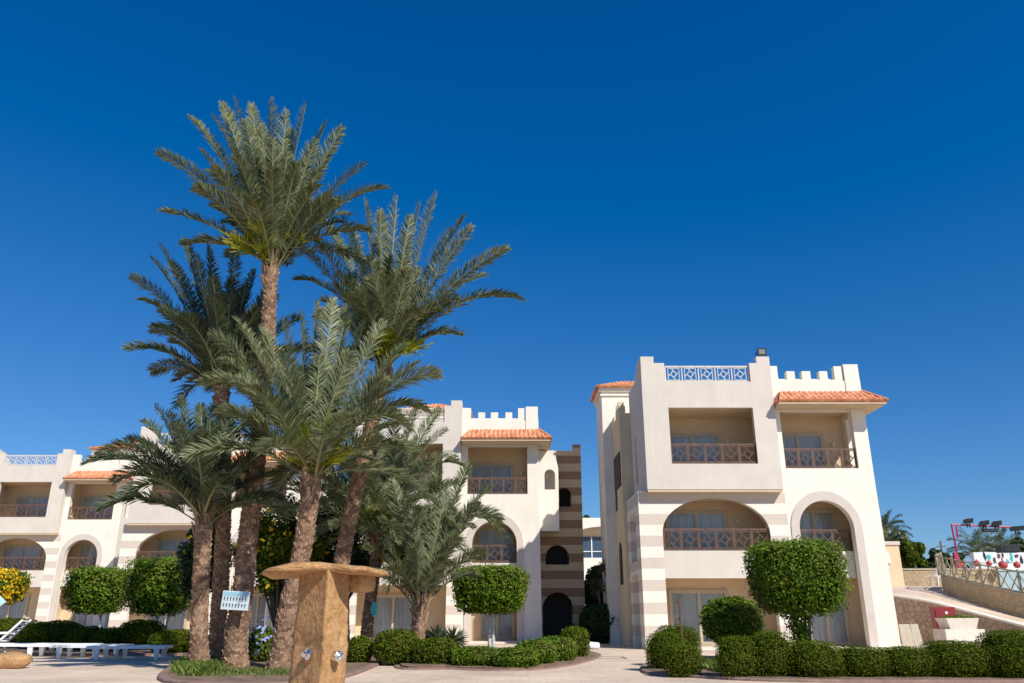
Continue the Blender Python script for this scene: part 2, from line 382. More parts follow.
BAYW = 4.74; XR = 8.12
def build_block():
    R = empty('hotel_block')
    # --- striped wall under the bay, wide arch over one opening
    a = arch(.5, 4.23, 3.78, 1.2, 26)
    MB().poly([[(-.29,0),(.5,0)]+a+[(4.23,0),(4.88,0),(4.88,5.22),(-.29,5.22)]], 0, .28).build('striped_wall', M['striped'], R, recalc=True)
    # left side of the lower block with its two niches
    w = MB().poly([[(.28,0),(.9,0),(.9,2.45),(2.3,2.45),(2.3,0),(2.9,0),(2.9,5.22),(.28,5.22)],
                   [(.9,2.9),(.9,4.6),(2.3,4.6),(2.3,2.9)]], -.29, .0, 'x')
    w.box(.0, .05, .28, 2.9, 0, 5.2); w.build('side_wall', M['striped'], R, recalc=True)
    MB().box(.5, 4.23, .0, .22, 2.27, 3.18).build('balcony_parapet', M['bay'], R)
    # --- plain wall of the canopy section
    b = arch(5.26, 7.15, 3.93, .95, 24)
    MB().poly([[(4.88,0),(5.26,0)]+b+[(7.15,0),(8.18,0),(XR,5.3),(XR,9.26),(BAYW,9.26),(BAYW,5.22),(4.88,5.22)],
               [(5.02,6.02),(5.02,8.22),(7.62,8.22),(7.62,6.02)]], 0, .28).build('front_wall', M['cream'], R, recalc=True)
    o_ = arch(4.97, 7.44, 3.93, 1.28, 24)
    MB().poly([[(4.97,.0),(5.26,.0)]+b+[(7.15,.0),(7.44,.0)]+o_[::-1]], -.035, .0).build('arch_trim', M['trim'], R, recalc=True)
    MB().box(5.26, 7.15, .32, .5, 2.3, 3.18).build('balcony_parapet', M['bay'], R)
    # --- projecting bay
    MB().poly([[(0,5.22),(BAYW,5.22),(BAYW,10.08),(4.26,10.08),(4.26,9.83),(3.98,9.83),(3.98,9.12),(.86,9.12),(.86,9.83),(.48,9.83),(.48,10.08),(0,10.08)],
               [(.91,6.12),(.91,8.15),(3.95,8.15),(3.95,6.12)]], -.35, -.13).build('bay_front', M['bay'], R, recalc=True)
    s = MB()
    s.poly([[(-.13,5.22),(2.9,5.22),(2.9,9.55),(1.2,9.55),(1.2,9.8),(.7,9.8),(.7,10.08),(-.13,10.08)],
            [(1.5,5.7),(1.5,7.3),(1.6,7.5),(1.75,7.6),(1.9,7.5),(2.0,7.3),(2.0,5.7)]], 0, .22, 'x')
    s.poly([[(-.13,5.22),(1.2,5.22),(1.2,9.6),(.45,9.6),(.45,9.83),(.2,9.83),(.2,10.08),(-.13,10.08)]], 4.52, BAYW-.003, 'x')
    s.box(.22, 4.52, -.13, 2.9, 9.0, 9.1)
    s.build('bay_side', M['bay'], R, recalc=True)
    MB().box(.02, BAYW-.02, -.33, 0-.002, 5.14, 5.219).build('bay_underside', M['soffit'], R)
    # --- balconies: floors, ceilings, party walls
    r = MB()
    r.box(.22, 4.52, -.13, 1.4, 5.221, 5.5); r.box(.22, 4.52, -.13, 1.4, 8.16, 8.4)
    r.box(0.051, 4.88, .281, 1.4, 2.3, 2.62); r.box(.051, 4.6, .281, 1.4, 5.0, 5.2)
    r.box(4.6, 4.88, .281, 1.4, 0, 9.1)
    r.box(4.881, 7.84, .281, 1.4, 5.0, 5.5); r.box(4.881, 7.84, .501, 1.4, 2.3, 2.62); r.box(4.881, 7.84, .281, 1.4, 8.24, 8.5)
    r.box(0.051, 8.1, 1.4, 2.9, 0.0, 8.99)
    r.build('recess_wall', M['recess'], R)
    # right side wall with a small opening
    MB().poly([[(.281,0),(8.9,0),(8.9,9.26),(.281,9.26)],[(.45,6.2),(.45,8.0),(1.1,8.0),(1.1,6.2)]], 7.84, XR-.002, 'x').build('side_wall', M['cream'], R, recalc=True)
    # main block behind
    k = MB(); k.box(-.42, 7.83, 2.901, 9.0, 0, 8.75)
    k.box(-.42, -.17, 2.901, 4.0, 8.75, 9.05); k.box(-.42, -.17, 4.5, 5.3, 8.75, 9.0)
    for i in range(4): k.box(-.42, -.2, 3.05+i*.55, 3.3+i*.55, 9.05, 9.25) if i < 2 else None
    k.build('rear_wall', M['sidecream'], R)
    # side windows of the rear part (slits and a shuttered opening)
    d = MB(); d.box(-.46, -.419, 3.15, 4.95, 5.9, 7.25); d.box(-.45, -.418, 4.55, 4.93, 5.1, 5.89)
    d.build('window', M['dark'], R)
    d = MB().poly([[(3.8,2.2),(4.5,2.2)]+[(4.15+.35*cos(pi*i/8), 3.3+.5*sin(pi*i/8)) for i in range(9)]], -.45, -.417, 'x')
    d.build('window', M['dark'], R, recalc=True)
    # --- crenellated parapet
    p = MB()
    pts = [(4.742,9.262),(4.742,9.83),(5.12,9.83),(5.12,9.3)]
    for a0, a1 in ((5.45,5.75),(6.01,6.33),(6.66,6.96)): pts += [(a0,9.3),(a0,9.63),(a1,9.63),(a1,9.3)]
    pts += [(7.22,9.3),(7.22,9.82),(7.5,9.82),(7.5,9.262)]
    p.poly([pts], .02, .27)
    p.box(4.75, 7.55, .6, .75, 8.9, 9.50)
    p.box(7.56, 8.10, -.03, .35, 8.85, 9.88)
    p.box(7.9, XR, .351, 5.0, 9.262, 9.5)
    p.build('parapet', M['cream'], R, recalc=True)
    # --- tiled canopy
    t = MB(); hip_canopy(t, 4.77, 8.64, -.78, 2.6, 8.27, .78, .54, True, True, .35, .52)
    t.build('tiled_roof', M['tile'], R)
    e = MB(); e.box(4.79, 8.56, -.70, -.03, 8.16, 8.262); e.box(8.123, 8.56, -.03, 2.6, 8.16, 8.262)
    e.box(4.78, 8.60, -.75, -.703, 8.19, 8.285); e.box(8.562, 8.61, -.70, 2.6, 8.19, 8.285)
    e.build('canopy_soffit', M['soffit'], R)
    MB().box(5.02, 7.62, .06, .2, 8.10, 8.219).build('beam', M['cream'], R)
    # --- railings
    railing((.91,-.24,6.12), (3.95,-.24,6.12), .70, 5).build('railing', M['rail'], R)
    railing((5.02,.1,6.02), (7.62,.1,6.02), .70, 5).build('railing', M['rail'], R)
    railing((.53,.1,3.18), (4.2,.1,3.18), .72, 6).build('railing', M['rail'], R)
    railing((5.27,.40,3.18), (7.14,.40,3.18), .72, 3).build('railing', M['rail'], R)
    railing((.9,-.24,9.12), (3.95,-.24,9.12), .60, 5, .04, .22).build('railing', M['railwhite'], R)
    # --- doors
    sliding_door(R, 1.12, 3.02, 5.5, 7.5, 1.4); sliding_door(R, 5.1, 6.95, 5.5, 7.5, 1.4)
    sliding_door(R, .95, 3.05, 2.62, 4.62, 1.4); sliding_door(R, 5.5, 7.0, 2.62, 4.66, 1.4)
    sliding_door(R, .9, 2.85, .08, 1.86, 1.4); sliding_door(R, 5.65, 7.0, .08, 1.9, 1.4)
    # small wall lamps on the balconies
    for x, z in ((3.4,7.2),(7.35,7.1),(3.5,4.3)):
        l = MB(); l.tube([(x,1.36,z),(x,1.27,z)], .05, 10); l.tube([(x,1.29,z-.06),(x,1.29,z+.09)], [.05,.07], 10)
        l.build('wall_lamp', M['potwhite'], R)
    # plinth step
    MB().box(.5, 7.9, -.35, .9, 0.0, .08).build('doorstep', M['potwhite'], R)
    return R
def roof_tower(R, x0, x1, y0, y1, z1, z0=0.0):
    k = MB(); k.box(x0, x1, y0, y1, z0, z1); k.box(x0-.06, x1+.06, y0-.06, y1+.06, z1-.35, z1-.27); k.box(x0-.1, x1+.1, y0-.1, y1+.1, z1-.16, z1-.001)
    w = k.build('roof_tower', M['cream'], R)
    t = MB(); o = .24; run = (x1-x0)/2+o; ru = min(run, (y1-y0)/2+o)
    hx = min(run, ru)
    X0, X1, Y0, Y1 = x0-o, x1+o, y0-o, y1+o; Z = z1+.02; rise = ru*.42
    for A, B, up in (((X0,Y0),(X1,Y0),(0,1)), ((X1,Y0),(X1,Y1),(-1,0)), ((X1,Y1),(X0,Y1),(0,-1)), ((X0,Y1),(X0,Y0),(1,0))):
        A3 = (*A, Z); B3 = (*B, Z); u, L1, n = slope(A3, B3, up, ru, rise)
        tile_face(t, A3, B3, u, L1, ru, ru, n)
    t.box(X0+.02, X1-.02, Y0+.02, Y1-.02, z1+.0, z1+.04)
    t.build('tiled_roof', M['tile'], w)

B1 = build_block()
spec = [((4.72, 28.1, 0), 'three-storey cream block with striped piers right of the passage, floodlight on its roof corner', (-.82, 3.2, 5.3, 7.5, 9.35+1.1)),
        ((-6.95, 34.35, -.02), 'cream block with battlements and tiled canopy, attached left of the striped stair tower', (1.3, 4.6, 5.4, 8.6, 11.0)),
        ((-18.96, 40.1, .12), 'cream block half hidden behind the palm trunks, second from the left edge', (2.0, 5.5, 6.0, 8.6, 9.0)),
        ((-30.9, 46.9, .3), 'farthest cream block at the left edge with terrace railing on its roof', (3.3, 8.1, 4.8, 8.4, 11.1))]
blocks = [B1]+[copy_tree(B1) for _ in spec[1:]]
for (loc, lab, tw), b in zip(spec, blocks):
    b.location = loc; tag(b, lab, 'building', 'stepped cream hotel blocks')
    roof_tower(b, *tw)

# floodlight on the roof corner of the right block
fl = empty('floodlight', (9.22, 27.87, 10.08)); tag(fl, 'black floodlight on the roof corner pillar of the right block', 'floodlight')
MB().box(-.13, .13, -.02, .02, 0, .04).bar((-.19,0,.02),(-.19,0,.2),.03).bar((.19,0,.02),(.19,0,.2),.03).box(-.2,.2,-.015,.015,.005,.03).build('bracket', M['black'], fl)
h = MB(); h.add([(-.17,-.10,.06),(.17,-.10,.06),(.17,-.14,.32),(-.17,-.14,.32),(-.12,.12,.1),(.12,.12,.1),(.12,.1,.27),(-.12,.1,.27)],
      [(0,1,2,3),(5,4,7,6),(4,0,3,7),(1,5,6,2),(3,2,6,7),(4,5,1,0)])
h.build('lamp_housing', M['black'], fl)
MB().add([(-.12,-.112,.10),(.12,-.112,.10),(.12,-.141,.28),(-.12,-.141,.28)], [(0,1,2,3)]).build('lens', simple('lens_glass', (.25,.26,.24), .15), fl)

# striped stair tower with projecting upper box
T = empty('stair_tower', (1.05, 36.6, 0)); tag(T, 'brown and tan striped stair tower with arched openings beside the passage', 'tower')
a1 = arch(.55, 2.0-.35, 2.0, .55, 16)
fr = MB().poly([[(.0,0),(.30,0)]+[(x,z) for x,z in arch(.30,1.62,1.35,.68,18)]+[(1.62,0),(2.15,0),(2.15,8.62),(1.78,8.62),(1.78,8.32),(.0,8.32)],
                [(.45,3.2)]+arch(.45,1.50,3.5,.55,16)+[(1.50,3.2)],
                [(1.02,5.75)]+arch(1.02,1.66,6.3,.30,12)+[(1.66,5.75)]], 0, .3)
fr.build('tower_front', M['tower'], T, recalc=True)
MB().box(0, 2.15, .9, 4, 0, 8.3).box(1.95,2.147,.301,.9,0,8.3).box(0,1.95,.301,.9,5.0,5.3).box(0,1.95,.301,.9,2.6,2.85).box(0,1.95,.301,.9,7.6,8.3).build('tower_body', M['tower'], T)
bx = MB().poly([[(-.35,4.55),(1.02,4.55),(1.02,7.3),(.85,8.1),(-.35,8.1)],[(.40,6.35)]+arch(.40,.88,7.0,.25,12)+[(.88,6.35)]], -1.2, -1.0)
bx.poly([[(-1.0,4.55),(0,4.55),(0,8.1),(-1.0,7.3)]], .84, 1.018, 'x'); bx.box(-.35,.84,-1.0,0,4.56,4.75)
bx.box(-.35,.84,-.5,-.4,4.75,8.0)
bx.build('upper_box', M['cream'], T, recalc=True)
MB().box(.32,1.60,.86,.899,.0,2.1).build('door', M['dark'], T)
MB().box(.47,1.48,.86,.898,3.2,4.2).build('window', M['dark'], T)
MB().box(1.03,1.65,.86,.897,5.75,6.8).build('window', M['dark'], T)

# distant building seen through the passage
D = empty('distant_building', (5.0, 60, 0)); tag(D, 'pale distant building with blue windows seen at the end of the passage', 'building')
MB().poly([[(-4,0),(8,0),(8,7.9),(-4,7.9)], [(.9,3.0)]+arch(.9,2.6,3.3,.85,14)+[(2.6,3.0)], [(.0,5.0),(.0,6.9)]+[(x,z) for x,z in arch(.0,4.5,6.9,.4,10)][1:]+[(4.5,5.0)]], 0, .4).build('wall', M['cream'], D, recalc=True)
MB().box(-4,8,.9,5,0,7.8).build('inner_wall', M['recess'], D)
o = MB().box(.05,4.4,.84,.88,5.0,6.6).build('window', simple('blue_glass', (.05,.09,.14), .12), D)
f = MB()
for i in range(6): f.box(.05+i*.85,.13+i*.85,.78,.839,5.0,6.6)
f.box(.05,4.4,.77,.838,5.0,5.08); f.box(.05,4.4,.77,.838,5.5,5.56); f.build('frame', M['white'], o)
railing((-.6,-.3,2.2),(2.4,-.3,2.2),1.1,4).build('railing', M['railwhite'], D)
MB().poly([[(.7,3.1)]+arch(.7,2.8,3.3,1.05,14)+[(2.8,3.1),(2.6,3.1)]+arch(.9,2.6,3.3,.85,14)[::-1]+[(.9,3.1)]], -.06, -.001).build('arch_trim', M['trim'], D, recalc=True)

# ------------------------------------------------------------------ ground
g = MB(); g.add([(-1500,-60,-.012),(1500,-60,-.012),(1500,2600,-.012),(-1500,2600,-.012)], [(0,1,2,3)])
tag(g.build('ground', M['sand']), kind='structure')
g = MB(); g.add([(-60,-10,0),(16.5,-10,0),(16.5,70,0),(-60,70,0)], [(0,1,2,3)])
tag(g.build('pavement', M['paving']), kind='structure')

# ------------------------------------------------------------------ foliage
def superpt(d, rx, ry, rz, e):
    """point of a superellipsoid in direction d"""
    k = (abs(d.x/rx)**e+abs(d.y/ry)**e+abs(d.z/rz)**e)**(-1/e)
    return d*k
def leaf(mb, p, n, s, mi=0, asp=.55):
    n = n.normalized(); t = n.cross(Vector((random.gauss(0,1), random.gauss(0,1), random.gauss(0,1))))
    if t.length < 1e-4: return
    t.normalize(); b = n.cross(t)
    mb.add([p-t*s*.5, p+b*s*asp*.5+n*s*.06, p+t*s*.55, p-b*s*asp*.5+n*s*.06], [(0,1,2,3)], mi)
def foliage(rx, ry, rz, e, n, ls, lump=.06, seed=1, zmin=None, shaggy=.05, mi=0, core=.86, lumps=2.2, flat=None):
    rnd = random.Random(seed); random.seed(seed); mb = MB(); off = Vector((seed*7.3, seed*3.1, 0))
    def surf(d):
        p = superpt(d, rx, ry, rz, e)
        q = 1+lump*noise.noise(p*lumps+off)*1.8+lump*.6*noise.noise(p*6+off)
        p = p*q
        p = Vector((p.x*(1+.10*p.z/rz), p.y*(1+.10*p.z/rz), p.z)) if e == 5.2 else p
        if flat is not None and p.z > flat: p.z = flat+(p.z-flat)*.2
        return p
    for i in range(n):
        d = Vector((rnd.gauss(0,1), rnd.gauss(0,1), rnd.gauss(0,1)))
        d = Vector((d.x*rx, d.y*ry, d.z*rz)).normalized()
        p = surf(d)
        if zmin is not None and p.z < zmin: p.z = zmin+rnd.random()*.05
        depth = rnd.random()**2*.14+(-rnd.random()**4*shaggy/max(rx, rz))
        q = p*(1-depth)
        nn = Vector((p.x/rx**2, p.y/ry**2, p.z/rz**2)).normalized()+Vector((rnd.gauss(0,.55), rnd.gauss(0,.55), rnd.gauss(0,.55)+.1))
        leaf(mb, q, nn, ls*rnd.uniform(.65, 1.3), mi)
    # inner mass
    cm = MB(); nu, nv = 28, 16; vs = []
    for j in range(nv+1):
        th = pi*j/nv
        for i in range(nu):
            ph = 2*pi*i/nu
            p = surf(Vector((sin(th)*cos(ph), sin(th)*sin(ph), cos(th)+1e-6)))*core
            if zmin is not None and p.z < zmin: p.z = zmin
            vs.append(p)
    cm.add(vs, [(j*nu+i, (j+1)*nu+i, (j+1)*nu+(i+1)%nu, j*nu+(i+1)%nu) for j in range(nv) for i in range(nu)])
    return mb, cm
def hedge(loc, rx, ry, h, label, n=None, e=3.6, seed=1, ls=.036, mat='hedge', group='clipped hedges', name='clipped_bush', cat='bush', lump=.05):
    n = n or int(1100*(rx*ry+ (rx+ry)*h)*4.2*(.045/ls)**1.5)
    mb, cm = foliage(rx, ry, h/2, e, n, ls, lump, seed)
    o = tag(empty(name, loc), label, cat, group)
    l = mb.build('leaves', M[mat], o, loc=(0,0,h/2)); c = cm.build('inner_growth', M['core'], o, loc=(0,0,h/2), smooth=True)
    return o
def topiary(loc, rx, ry, zc, rz, label, seed, trunks, trunkmat='bark', n=9000, ls=.075, e=5.2, mat='topiary', group='topiary trees clipped to drums', flowers=0, trr=.05):
    rx -= ls*.9; ry -= ls*.9; rz -= ls*.5
    o = tag(empty('topiary_tree', loc), label, 'tree', group)
    mb, cm = foliage(rx, ry, rz, e, n, ls, .045, seed, shaggy=.15)
    if flowers:
        rn2 = random.Random(seed+1)
        for i in range(flowers):
            d = Vector((rn2.gauss(0,1), rn2.gauss(0,1)-.4, rn2.gauss(0,1)+.3)); d = Vector((d.x*rx,d.y*ry,d.z*rz)).normalized()
            p = superpt(d, rx, ry, rz, e)*1.02
            for k in range(7): leaf(mb, p+Vector((rn2.gauss(0,.05),rn2.gauss(0,.05),rn2.gauss(0,.05))), d+Vector((rn2.gauss(0,.5),rn2.gauss(0,.5),rn2.gauss(0,.5))), .10, 1, .8)
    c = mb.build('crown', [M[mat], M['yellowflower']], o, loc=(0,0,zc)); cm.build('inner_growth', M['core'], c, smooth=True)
    t = MB(); rnd = random.Random(seed)
    for (dx, lean) in trunks:
        pts = [(dx, 0, 0), (dx+lean*.3, .02, (zc-rz)*.4), (dx+lean*.6, 0, (zc-rz)*.8), (dx+lean*1.4, 0, zc)]
        t.tube(pts, [trr*1.3, trr, trr*.9, trr*.6], 10, jit=.08)
        for k in range(3):
            a = rnd.uniform(0, 6.28); b0 = Vector(pts[2]); b1 = b0+Vector((cos(a)*rx*.5, sin(a)*ry*.5, rz*.9)); t.tube([b0, b0.lerp(b1,.5)+Vector((0,0,-.05)), b1], [trr*.5, trr*.4, trr*.2], 6)
    t.build('trunk', M[trunkmat], o, smooth=True)
    return o

def px_foli(px0, px1, py0, py1, Y):
    """world box (x0,x1,z0,z1) of a photo rectangle at depth Y"""
    a = W(px0, (py0+py1)/2, Y); b = W(px1, (py0+py1)/2, Y); t = W(px0, py0, Y); c = W(px0, py1, Y)
    return a.x, b.x, c.z, t.z
# topiary trees
def top_px(px0, px1, py0, py1, Y, **k):
    x0, x1, z0, z1 = px_foli(px0, px1, py0, py1, Y)
    return topiary(((x0+x1)/2, Y, 0), (x1-x0)/2, (x1-x0)/2*.95, (z0+z1)/2, (z1-z0)/2, **k)
tt = top_px(753, 839, 542, 613, 20.0, label='large clipped drum-shaped tree in front of the right block', seed=11, trunks=[(.08,.02),(-.05,-.1),(.14,.1)], n=15000, ls=.075, trr=.04)
# ragged shoots on its stem
x = MB(); random.seed(5)
for i in range(900):
    a = random.uniform(0, 6.28); z = random.uniform(.35, 1.1); r = .08+.30*random.random()*(.4+(z-.3))
    leaf(x, Vector((.08-.12+cos(a)*r, sin(a)*r, z)), Vector((cos(a), sin(a), .5+random.gauss(0,.4))), .09)
x.build('stem_shoots', M['topiary'], tt)
top_px(454, 526, 566, 613, 25.5, label='clipped tree with whitewashed trunk before the block behind the palms', seed=12, trunks=[(0,.03),(.12,-.05)], trunkmat='whitetrunk', n=11000, ls=.085, trr=.055)
top_px(71, 125, 568, 613, 31, label='clipped drum-shaped tree left of the palms, before the leftmost arches', seed=13, trunks=[(.25,.02)], trunkmat='whitetrunk', n=8000, ls=.10)
top_px(131, 192, 559, 614, 29, label='clipped tree in palm shade directly left of the palm clump', seed=14, trunks=[(.15,-.25),(.3,.12)], trunkmat='whitetrunk', n=8500, ls=.10)
top_px(-36, 20, 570, 604, 30, label='yellow-flowering clipped tree at the left edge', seed=15, trunks=[(0,.0)], n=6000, ls=.10, flowers=420)
top_px(702, 762, 598, 645, 22.5, label='round dark green bush behind the hedge, left of the large drum tree', seed=16, trunks=[(0,.03)], n=9000, ls=.11, e=2.25, group='loose round shrubs')

# hedges (photo rectangles -> world)
def hedge_px(px0, px1, py0, py1, label, seed, Y=None, ry=None, **k):
    Y = Y or G(512, py1).y+.35
    x0, x1, z0, z1 = px_foli(px0, px1, py0, py1, Y); r = (x1-x0)/2
    return hedge(((x0+x1)/2, Y, 0), r, ry or r*.9, max(.3, z1), label, seed=seed, **k)
H = [(655,699,626,668,'clipped bush with a second lump, back of the pair at the passage corner',19.3),
     (647,684,633,672,'rounded hedge lump nearest the passage mouth',17.6),
     (664,701,645,679,'lowest hedge lump at the front of the passage corner pair',16.0),
     (718,756,637,680,'clipped bush left of the tall barrel bush before the right block',15.45),
     (752,791,632,681,'tall barrel-shaped clipped bush under the large drum tree',15.45),
     (786,838,641,682,'squared clipped hedge right of the barrel bush',15.4),
     (836,884,646,681,'low clipped hedge right of the squared hedge',15.5),
     (878,930,647,681,'low clipped hedge in front of the tall arch pier',15.5),
     (925,988,641,683,'rounded clipped hedge below the white planter',15.4),
     (984,1046,631,690,'tallest clipped hedge at the right edge',15.2)]
for i, (a, b, c, d, lab, Y) in enumerate(H): hedge_px(a, b, c, d, lab, 30+i, Y, ry=.5 if b-a > 45 and i > 2 else None, lump=.03, ls=.032)
H = [(373,419,629,664,'ball-shaped clipped bush right of the shower pillar',19.6,2.4),
     (413,458,638,667,'low clipped bush right of the ball-shaped one, by the small palm',19.4,3),
     (452,500,647,669,'low hedge in front of the whitewashed trunk',18.9,3.4),
     (494,538,648,670,'low hedge corner nearest the camera at the plaza',18.4,3.4),
     (515,556,640,666,'bright green hedge lump on the bend toward the passage',19.6,3.0),
     (535,576,637,662,'hedge lump behind the bend toward the passage',20.8,3.0),
     (560,589,627,657,'squared hedge end at the passage, left side',22.5,3.2),
     (345,373,636,664,'loose dark shrub at the foot of the palm behind the pillar',19.8,2.2)]
for i, (a, b, c, d, lab, Y, e) in enumerate(H): hedge_px(a, b, c, d, lab, 50+i, Y, e=e, ry=.7 if i in (2,3,4,5) else None, mat='topiary' if i in (2,3,4,5) else 'hedge', ls=.055)
H = [(-20,40,618,650,'hedge mound under the yellow-flowering tree',28.5,2.4), (30,80,621,650,'hedge mound left of the first drum tree',28,2.4),
     (74,104,627,650,'small hedge mound below the leftmost drum tree',27,2.4), (98,128,628,650,'low bright hedge mound behind the loungers',26.5,2.4),
     (122,160,620,650,'darker tall hedge mound behind the end of the loungers',27,2.6), (155,196,630,656,'shaded hedge mound beside the palm clump',25,2.6)]
for i, (a, b, c, d, lab, Y, e) in enumerate(H): hedge_px(a, b, c, d, lab, 70+i, Y, e=e, ry=1.0, ls=.06)
# dark greenery in the passage
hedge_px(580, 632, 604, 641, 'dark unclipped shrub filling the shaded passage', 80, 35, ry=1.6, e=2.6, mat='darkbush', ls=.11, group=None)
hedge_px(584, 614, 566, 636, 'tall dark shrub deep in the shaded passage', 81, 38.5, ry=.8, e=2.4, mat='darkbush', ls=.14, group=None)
# blue-flowered shrub in the palm bed
sh = hedge_px(247, 278, 628, 664, 'shrub with small blue flowers among the palm trunks', 82, 20, e=2.1, mat='topiary', ls=.08, group=None, name='flowering_shrub', cat='shrub', lump=.15)
f = MB(); random.seed(9)
for i in range(50):
    d = Vector((random.gauss(0,1), -abs(random.gauss(0,1)), random.gauss(0,1))).normalized()
    for k in range(4): leaf(f, Vector((d.x*.40, d.y*.38, .55+d.z*.5))+Vector((random.gauss(0,.02),)*3), d, .06, 0, .9)
lv = [c for c in sh.children if c.name.startswith('leaves')][0]; lv.data.materials.append(M['blueflower'])
bm = bmesh.new(); bm.from_mesh(lv.data)
for q in f.f:
    fc = bm.faces.new([bm.verts.new(Vector(f.v[i])-lv.location) for i in q]); fc.material_index = 1
bm.to_mesh(lv.data); bm.free()

def loose_tree(loc, rx, ry, h0, h1, label, seed, n, ls, mat='darkbush', flowers=0, group=None, name='leafy_tree', cat='tree'):
    o = tag(empty(name, loc), label, cat, group); rnd = random.Random(seed); random.seed(seed)
    mb = MB(); tr = MB(); zc = (h0+h1)/2; rz = (h1-h0)/2; f = MB()
    nc = 26
    for c in range(nc):
        d = Vector((rnd.gauss(0,1), rnd.gauss(0,1), rnd.gauss(0,1))).normalized()*rnd.uniform(.35, .95)
        cc = Vector((d.x*rx, d.y*ry, zc+d.z*rz)); cr = min(rx, rz)*rnd.uniform(.25, .45)
        tr.tube([(0,0,h0*.5), Vector((cc.x*.4, cc.y*.4, h0*.6+cc.z*.3)), cc], [.05,.035,.012], 5)
        for i in range(n//nc):
            q = Vector((rnd.gauss(0,1), rnd.gauss(0,1), rnd.gauss(0,1))).normalized()*rnd.random()**.4*cr
            leaf(mb, cc+q, q+Vector((rnd.gauss(0,.4), rnd.gauss(0,.4), .3))*cr, ls*rnd.uniform(.6, 1.3))
        if flowers and rnd.random() < .7:
            for q in range(flowers):
                p = cc+Vector((rnd.gauss(0,1), rnd.gauss(0,1)-.5, rnd.gauss(0,1)+.4)).normalized()*cr*1.02
                for k in range(4): leaf(mb, p+Vector((rnd.gauss(0,.03),rnd.gauss(0,.03),rnd.gauss(0,.03))), Vector((rnd.gauss(0,1),-1,rnd.gauss(0,1))), .10, 1, .8)
    tr.tube([(0,0,0),(0.03,0,h0*.4),(0,0,h0*.8+.1)], [.09,.07,.06], 8)
    mb.build('crown', [M[mat], M['yellowflower']], o); tr.build('trunk', M['bark'], o, smooth=True)
    return o
# yellow-flowering tree behind the palms and dark mass between trunks
p = W(283, 560, 24); loose_tree((p.x, 24, 0), 1.35, 1.1, 1.2, 4.3, 'leafy tree with yellow trumpet flowers behind the palm trunks', 90, 13000, .12, 'hedge', 7)
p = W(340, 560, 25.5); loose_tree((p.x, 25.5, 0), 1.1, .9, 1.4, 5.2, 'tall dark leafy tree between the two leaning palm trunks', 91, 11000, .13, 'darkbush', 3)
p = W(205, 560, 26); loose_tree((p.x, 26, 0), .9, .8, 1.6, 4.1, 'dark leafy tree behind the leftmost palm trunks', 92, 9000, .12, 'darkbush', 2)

# ------------------------------------------------------------------ palms
def frond(mb, B, tip, ctrl, rnd, leafL=.42, nleaf=62,  mi_leaf=0, mi_st=1, droopleaf=.35, vee=.75, dens=1.0):
    """pinnate frond along a quadratic curve B-ctrl-tip"""
    B = Vector(B); T = Vector(tip); C = Vector(ctrl)
    def P(t): return B*(1-t)**2+C*(2*t*(1-t))+T*t*t
    def D(t): return ((C-B)*(1-t)+(T-C)*t).normalized()
    L = (C-B).length*.6+(T-C).length*.6
    # rachis: triangular section
    k = 9; vs = []
    for i in range(k+1):
        t = i/k; p = P(t); d = D(t); s = d.cross(Vector((0,0,1)))
        s = s.normalized() if s.length > .05 else Vector((1,0,0)); u = s.cross(d)
        w = .032*(1-t*.88); vs += [p-s*w, p+s*w, p+u*w*.9]
    fs = []
    for i in range(k):
        for j in range(3): fs.append((i*3+j, i*3+(j+1)%3, (i+1)*3+(j+1)%3, (i+1)*3+j))
    mb.add(vs, fs, mi_st)
    tw = rnd.uniform(-.9, .9)
    n = int(nleaf*1.35)
    for i in range(n):
        t0 = .17+.83*(i/n)
        for sd in (-1, 1):
            t = min(.999, t0+rnd.uniform(-.006, .006)); p = P(t); d = D(t)
            s = d.cross(Vector((0,0,1))); s = s.normalized() if s.length > .05 else Vector((1,0,0)); u = s.cross(d)
            s2 = s*cos(tw*t)+u*sin(tw*t); u2 = u*cos(tw*t)-s*sin(tw*t)
            ll = leafL*(.62+.5*sin(pi*min(1, (t*.85+.12)))**.8)*(1 if t < .88 else (1.0-(t-.88)*4.2))*rnd.uniform(.8, 1.15)
            v = vee*rnd.uniform(.1, 1.7)
            fwd = .72+.85*t+rnd.uniform(-.28, .28)
            dr = (s2*sd*1.0+u2*v+d*fwd).normalized()
            w = .0125*rnd.uniform(.8, 1.2)
            m = p+dr*ll*.55+Vector((0,0,-droopleaf*ll*.12)); e = p+dr*ll+Vector((0,0,-droopleaf*ll*.55))
            wd = dr.cross(u2).normalized()*w
            if wd.length < 1e-5: continue
            mb.add([p-wd*.5, p+wd*.5, m+wd, e, m-wd], [(0,1,2,3,4)], mi_leaf)
